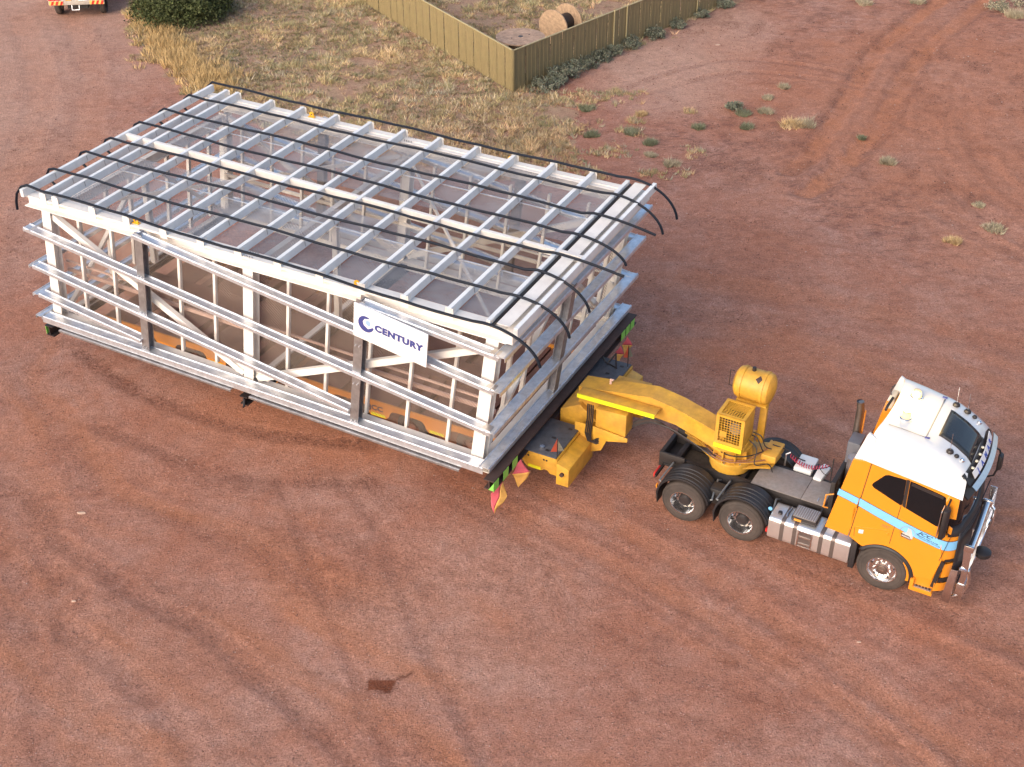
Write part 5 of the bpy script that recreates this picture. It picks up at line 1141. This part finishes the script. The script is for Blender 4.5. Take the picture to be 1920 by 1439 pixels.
for k in range(2): MB().tube([(6.08, -1.15, 1.05+.28*k), (6.08, 1.15, 1.05+.28*k)], .025, 8).build('tube', 'chrome', bb)
MB().lathe([(0, -.06), (.15, -.06), (.17, -.03), (.17, .05), (.13, .075), (0, .08)], (6.27, -.25, 1.02), 'Z', 20).build('driving_lamp', 'black', bb)
MB().tube([(6.16, -.25, .95), (6.27, -.25, .97)], .03, 6).build('lamp_bracket', 'black', bb)
MB().tube([(5.74, 1.14, 2.75), (5.98, 1.2, 2.62), (6.06, 1.22, 2.35), (5.98, 1.2, 1.95), (5.80, 1.18, 1.85)], .022, 6).build('mirror_hoop', 'black', tk)
MB().prism([(5.98, 2.55), (6.08, 2.5), (6.10, 2.20), (6.0, 2.12)], lambda a, b, d: (a, 1.10+d, b), .2).build('kerb_mirror', 'black', tk, .03)
MB().grid([outline(z, 3.79, off=o_)[3:-3] for z, o_ in ((1.90, .008), (1.96, .010), (2.04, -.01), (2.10, -.052))]).build('cowl', 'black', tk, solid=.008)
gr_ = [outline(z, 3.79, off=.014)[6:-6] for z in (.86, 1.2, 1.6, 1.95)]
MB().grid(gr_).build('grille', 'black', tk, solid=.01)
gr_ = [outline(z, 3.79, off=.02, inset=.03)[5:-5] for z in (.50, .70, .845)]
MB().grid(gr_).build('lower_grille', 'black', tk, solid=.01)
MB().tube([(5.96, -.9, 2.02), (5.99, -.2, 2.12)], .012, 6).build('wiper', 'black', tk); MB().tube([(5.96, .1, 2.02), (5.98, .8, 2.14)], .012, 6).build('wiper', 'black', tk)
# chassis
for y in (-.42, .42):
    MB().prof((-.88, y, .92), (4.2, y, .92), [(-.04,-.14),(.04,-.14),(.04,.14),(-.04,.14)]).build('chassis_rail', 'chassis', tk)
MB().prism([(-.92, -.42), (-.92, .42), (-.80, .52), (-.55, .50), (-.52, -.50), (-.80, -.52)], lambda a, b, d: (a, b, .80+d), .05).build('end_plate', 'chassis', tk, .01)
MB().box(-.95, -.86, -.46, .46, .70, 1.10).build('end_crossmember', 'chassis', tk, .015)
for s in (-1, 1): MB().box(-.90, -.30, s*.50-.03, s*.50+.03, .95, 1.16).build('guide_rail', 'chassis', tk, .015)
for x in (-.55, .3, 1.0, 2.2, 3.0): MB().box(x-.06, x+.06, -.38, .38, .80, 1.0).build('crossmember', 'chassis', tk, .01)
MB().box(-.50, 1.5, -.33, .33, .55, .82).build('suspension', 'greasy', tk, .03)
for x in (0, 1.37):
    MB().tube([(x, -1.0, .52), (x, 1.0, .52)], .10, 12).build('axle', 'chassis', tk)
    MB().lathe([(.0, -.2), (.16, -.16), (.22, 0), (.16, .16), (0, .2)], (x, 0, .55), 'X', 16).build('differential', 'chassis', tk)
MB().tube([(.5, -.75, .75), (.9, -.75, .75)], .16, 16).build('air_tank', 'chassis', tk)
MB().box(.50, .86, -.98, -.66, .55, .98).build('air_tank_box', 'chassis', tk, .05)
dk = MB().box(1.28, 2.42, -.51, .34, 1.085, 1.10).build('deck_plate', 'tread', tk, .003)
MB().box(2.43, 2.93, -.51, .34, 1.085, 1.10).build('deck_plate', 'tread', tk, .003)
MB().box(1.30, 2.93, -.515, -.49, 1.0, 1.084).build('deck_edge', 'chassis', tk)
for k in range(2): MB().box(2.76, 2.78, -.42+.8*k*.0, -.30, 1.101, 1.115).build('deck_tab', 'alloy', tk) if k == 0 else None
# wheels
def tyre(r, wd): return MB().lathe([(.285, -wd/2+.03), (.30, -wd/2), (.36, -wd/2-.012), (.44, -wd/2-.006), (r-.035, -wd/2+.012), (r-.008, -wd/2+.035), (r, -wd/2+.06), (r, wd/2-.06), (r-.008, wd/2-.035), (r-.035, wd/2-.012), (.44, wd/2), (.30, wd/2), (.285, wd/2-.03)], axis='Y', n=48)
def drive_wheel():
    o = tyre(.52, .27).build('wheel', 'tyre', tk)
    for r in (.40, .47): MB().lathe([(r-.006, -.146), (r, -.150), (r+.006, -.146)], axis='Y', n=40).build('sidewall_ring', 'tyre', o)
    MB().lathe([(.305, -.135), (.300, -.150), (.285, -.150), (.275, -.12), (.262, .02), (.235, .06), (.14, .075)], axis='Y', n=40).build('rim', 'chrome', o)
    MB().lathe([(.145, .075), (.145, -.03), (.12, -.06), (.06, -.075), (0, -.075)], axis='Y', n=24).build('hub', 'black', o)
    for k in range(10):
        a = 2*pi*k/10; MB().tube([(.19*cos(a), .07, .19*sin(a)), (.19*cos(a), .02, .19*sin(a))], .018, 6).build('wheel_nut', 'black', o)
    return o
def front_wheel():
    o = tyre(.52, .30).build('wheel', 'tyre', tk)
    for r in (.40, .47): MB().lathe([(r-.006, -.161), (r, -.165), (r+.006, -.161)], axis='Y', n=40).build('sidewall_ring', 'tyre', o)
    MB().lathe([(.305, -.15), (.300, -.165), (.285, -.165), (.275, -.14), (.262, -.10), (.225, -.085), (.165, -.10), (.155, -.115), (.12, -.13), (.10, -.13)], axis='Y', n=40).build('rim', 'chrome', o)
    MB().lathe([(.105, -.128), (.10, -.165), (.08, -.175), (0, -.175)], axis='Y', n=24).build('hub_cap', 'rust_cap', o)
    for k in range(10):
        a = 2*pi*k/10; MB().tube([(.165*cos(a), -.11, .165*sin(a)), (.165*cos(a), -.16, .165*sin(a))], .017, 8).build('wheel_nut', 'chrome', o)
        a += .3; MB().lathe([(0, -.002), (.020, -.002)], (.232*cos(a), -.092, .232*sin(a)), 'Y', 8).build('hand_hole', 'black', o) if k % 2 == 0 else None
    MB().box(-.05, .05, -.18, -.176, -.01, .01).build('hub_mark', 'chrome', o)
    return o

dw = drive_wheel(); dw.location = (0, -1.10, .52)
dup(dw, None, tk, (1.37, -1.10, .52))
for x in (0, 1.37):
    iw = tyre(.52, .27).build('wheel', 'tyre', tk); iw.location = (x, -.80, .52)
    iw = tyre(.52, .27).build('wheel', 'tyre', tk); iw.location = (x, .80, .52)
    c = dup(dw, None, tk, (x, 1.10, .52)); c.rotation_euler.z = pi
fw = front_wheel(); fw.scale = (1.06, 1, 1.06); fw.location = (4.51, -1.09, .548); c = dup(fw, None, tk, (4.51, 1.09, .548)); c.rotation_euler.z = pi
# mudguards over the drive wheels
for x in (0, 1.37):
    for s in (-1, 1):
        rows = []; mb = MB()
        for t in range(14, 181, 6):
            a = R(t); rows.append([(x+r*cos(a), s*y, .55+r*sin(a)) for r, y in ((.60, 1.27), (.635, 1.26), (.63, 1.21), (.645, 1.19), (.645, 1.10), (.632, 1.085), (.645, 1.07), (.645, .98), (.632, .965), (.645, .95), (.645, .86), (.632, .845), (.645, .83), (.640, .66), (.60, .64))])
        mb.grid(rows); g_ = mb.build('mudguard', 'guard', tk, solid=.012)
        MB().prism([(x-.62, .62), (x-.66, .60), (x-.62, .30), (x-.60, .30)], lambda a, b, d: (a, s*(.66+d), b), .58).build('mud_flap', 'guard', tk, .006)
        for t, q in ((152, 1), (22, -1)):
            a = R(t); ax, az = x+.70*cos(a), .55+.70*sin(a)
            mb = MB(); mb.tube([(x+.66*cos(a), s*1.16, .55+.66*sin(a)), (ax, s*1.16, az), (ax+.05*q, s*.9, az+.10), (ax+.09*q, s*.62, az+.16), (ax+.05*q, s*.46, az+.05)], .022, 8); mb.build('guard_bracket', 'bracket_grey', tk)
    MB().box(x-.66, x-.63, -1.26, -1.18, .72, .82).build('marker_lamp', 'amber', tk, .008) if x == 0 else MB().box(x+.58, x+.62, -1.25, -1.15, .52, .60).build('marker_lamp', 'red', tk, .008)
for s in (-1, 1):
    MB().box(-.86, -.82, min(s*.95, s*.62), max(s*.95, s*.62), .74, .86).build('tail_light', 'red', tk, .01); MB().box(-.82, -.78, min(s*.98, s*.4), max(s*.98, s*.4), .76, .84).build('lamp_bar', 'chassis', tk)
# fuel tank with steps and straps
def rrect(y0, y1, z0, z1, r, n=5):
    P = []
    for cx_, cz_, a0 in ((y1-r, z1-r, 0), (y0+r, z1-r, 90), (y0+r, z0+r, 180), (y1-r, z0+r, 270)):
        for k in range(n+1): a = R(a0+90*k/n); P.append((cx_+r*cos(a), cz_+r*sin(a)))
    return P
ft = MB().prism(rrect(-1.24, -.60, .36, .94, .10), lambda a, b, d: (1.99+d, a, b), 1.80).build('fuel_tank', 'chrome_tank', tk, .012)
for x in (2.26, 2.54, 3.12, 3.38):
    MB().prism(rrect(-1.246, -.594, .354, .946, .10), lambda a, b, d, x=x: (x+d, a, b), .085).build('strap', 'tank_strap', ft)
sf = fr_face((2.655, .42, 2.985, .86), lambda a, b, d: (a, -1.262+d, b), .03).build('step_frame', 'chrome', ft, .004)
MB().box(2.685, 2.955, -1.25, -1.243, .45, .83).build('step_recess', 'tank_strap', ft)
for z in (.50, .68): MB().box(2.69, 2.95, -1.262, -1.244, z, z+.045).build('step', 'alloy', ft, .004)
MB().lathe([(0, .05), (.045, .045), (.05, 0)], (2.16, -1.0, .94), 'Z', 14).build('filler_cap', 'black', ft)
MB().tube([(2.32, -1.05, .95), (2.32, -.98, 1.0), (2.34, -.75, 1.0), (2.34, -.68, .95)], .018, 8).build('tank_handle', 'chrome', ft)
MB().box(2.43, 2.98, -1.10, -.66, .95, 1.055).build('battery_box', 'black', tk, .015)
bt = MB().box(2.45, 2.96, -1.08, -.68, 1.056, 1.072).build('step_plate', 'tread', tk, .004)
mb = MB()
for i in range(10):
    for j in range(8): mb.box(2.475+i*.049, 2.495+i*.049, -1.06+j*.047, -1.035+j*.047, 1.072, 1.078)
o = mb.build('tread_pattern', 'alloy', bt); o['kind'] = 'stuff'
MB().box(2.50, 2.66, -1.13, -1.101, .98, 1.03).build('latch', 'trailer_orange', tk, .006)
MB().lathe([(.0, -.02), (.045, -.01), (.045, .01)], (1.93, -1.0, .98), 'Y', 14).build('gauge', 'blue', tk)
# behind the cab
MB().box(1.93, 2.34, .42, .98, 1.02, 1.17).build('hose_box', 'truck_white', tk, .03)
MB().box(1.88, 2.40, .38, 1.0, .72, 1.01).build('battery_carrier', 'chassis', tk, .02)
MB().prism([(2.43, .28), (2.62, .27), (2.68, .80), (2.50, .90), (2.42, .70)], lambda a, b, d: (a, b, 1.04+d), .12).build('washer_tank', 'truck_white', tk, .03)
mb = MB(); P = []
for k in range(150):
    f = k/149; a = f*2*pi*15; x = 1.78+.85*f; y = .62-.10*sin(f*pi)+.02*f; z = 1.30-.10*sin(f*pi)
    P.append((x+.01*cos(a), y+.045*cos(a), z+.045*sin(a)))
mb.tube(P, .011, 5); mb.build('coiled_hose', 'hose_red', tk)
mb = MB(); P = [(2.62+.12*cos(a), .55+.14*sin(a), 1.24+.04*sin(2*a)) for a in [k*.35 for k in range(17)]]; mb.tube(P, .009, 5); mb.build('cable', 'black', tk)
MB().tube([(1.72, .45, 1.1), (1.72, .45, 1.42), (1.80, .5, 1.46)], .02, 8).build('stand_pipe', 'alloy', tk)
MB().tube([(2.80, .36, 1.1), (2.80, .36, 1.75)], .014, 6).build('rod', 'chassis', tk)
MB().box(3.0, 3.10, -.45, .62, 1.02, 1.75).build('headboard', 'chassis', tk, .01)
MB().box(3.02, 3.30, .38, .82, 1.1, 2.30).build('air_intake', 'intake', tk, .03)
MB().tube([(3.28, .10, 1.1), (3.28, .10, 2.15)], .14, 20).build('air_cleaner', 'alloy', tk)
for x, y in ((3.06, .92),):
    mb = MB(); mb.tube([(x, y, 1.1), (x, y, 2.85), (x-.03, y, 3.02)], [.085, .085, .082], 20); sk_ = mb.build('exhaust_stack', 'stack', tk)
    MB().lathe([(.078, 0), (.0, -.02)], (x-.035, y, 3.024), 'Z', 20).build('stack_mouth', 'black', sk_)
    MB().tube([(x+.10, y+.05, 1.2), (x+.10, y+.05, 2.8)], .02, 8).build('stack_bracket', 'trailer_orange', tk)
MB().box(3.10, 3.22, .86, 1.2, 1.0, 1.5).build('muffler_box', 'alloy', tk, .03)
for z in (2.0, 2.4): MB().box(3.70, 3.76, .2, .5, z, z+.12).build('bracket', 'black', tk, .01)
MB().tube([(3.70, .25, 3.45), (3.68, .5, 3.40), (3.70, .8, 3.42)], .03, 8).build('roof_strut', 'black', tk)
MB().tube([(3.66, .85, 3.35), (3.60, .95, 3.5), (3.66, 1.02, 3.62)], .015, 6).build('strut_hook', 'black', tk)
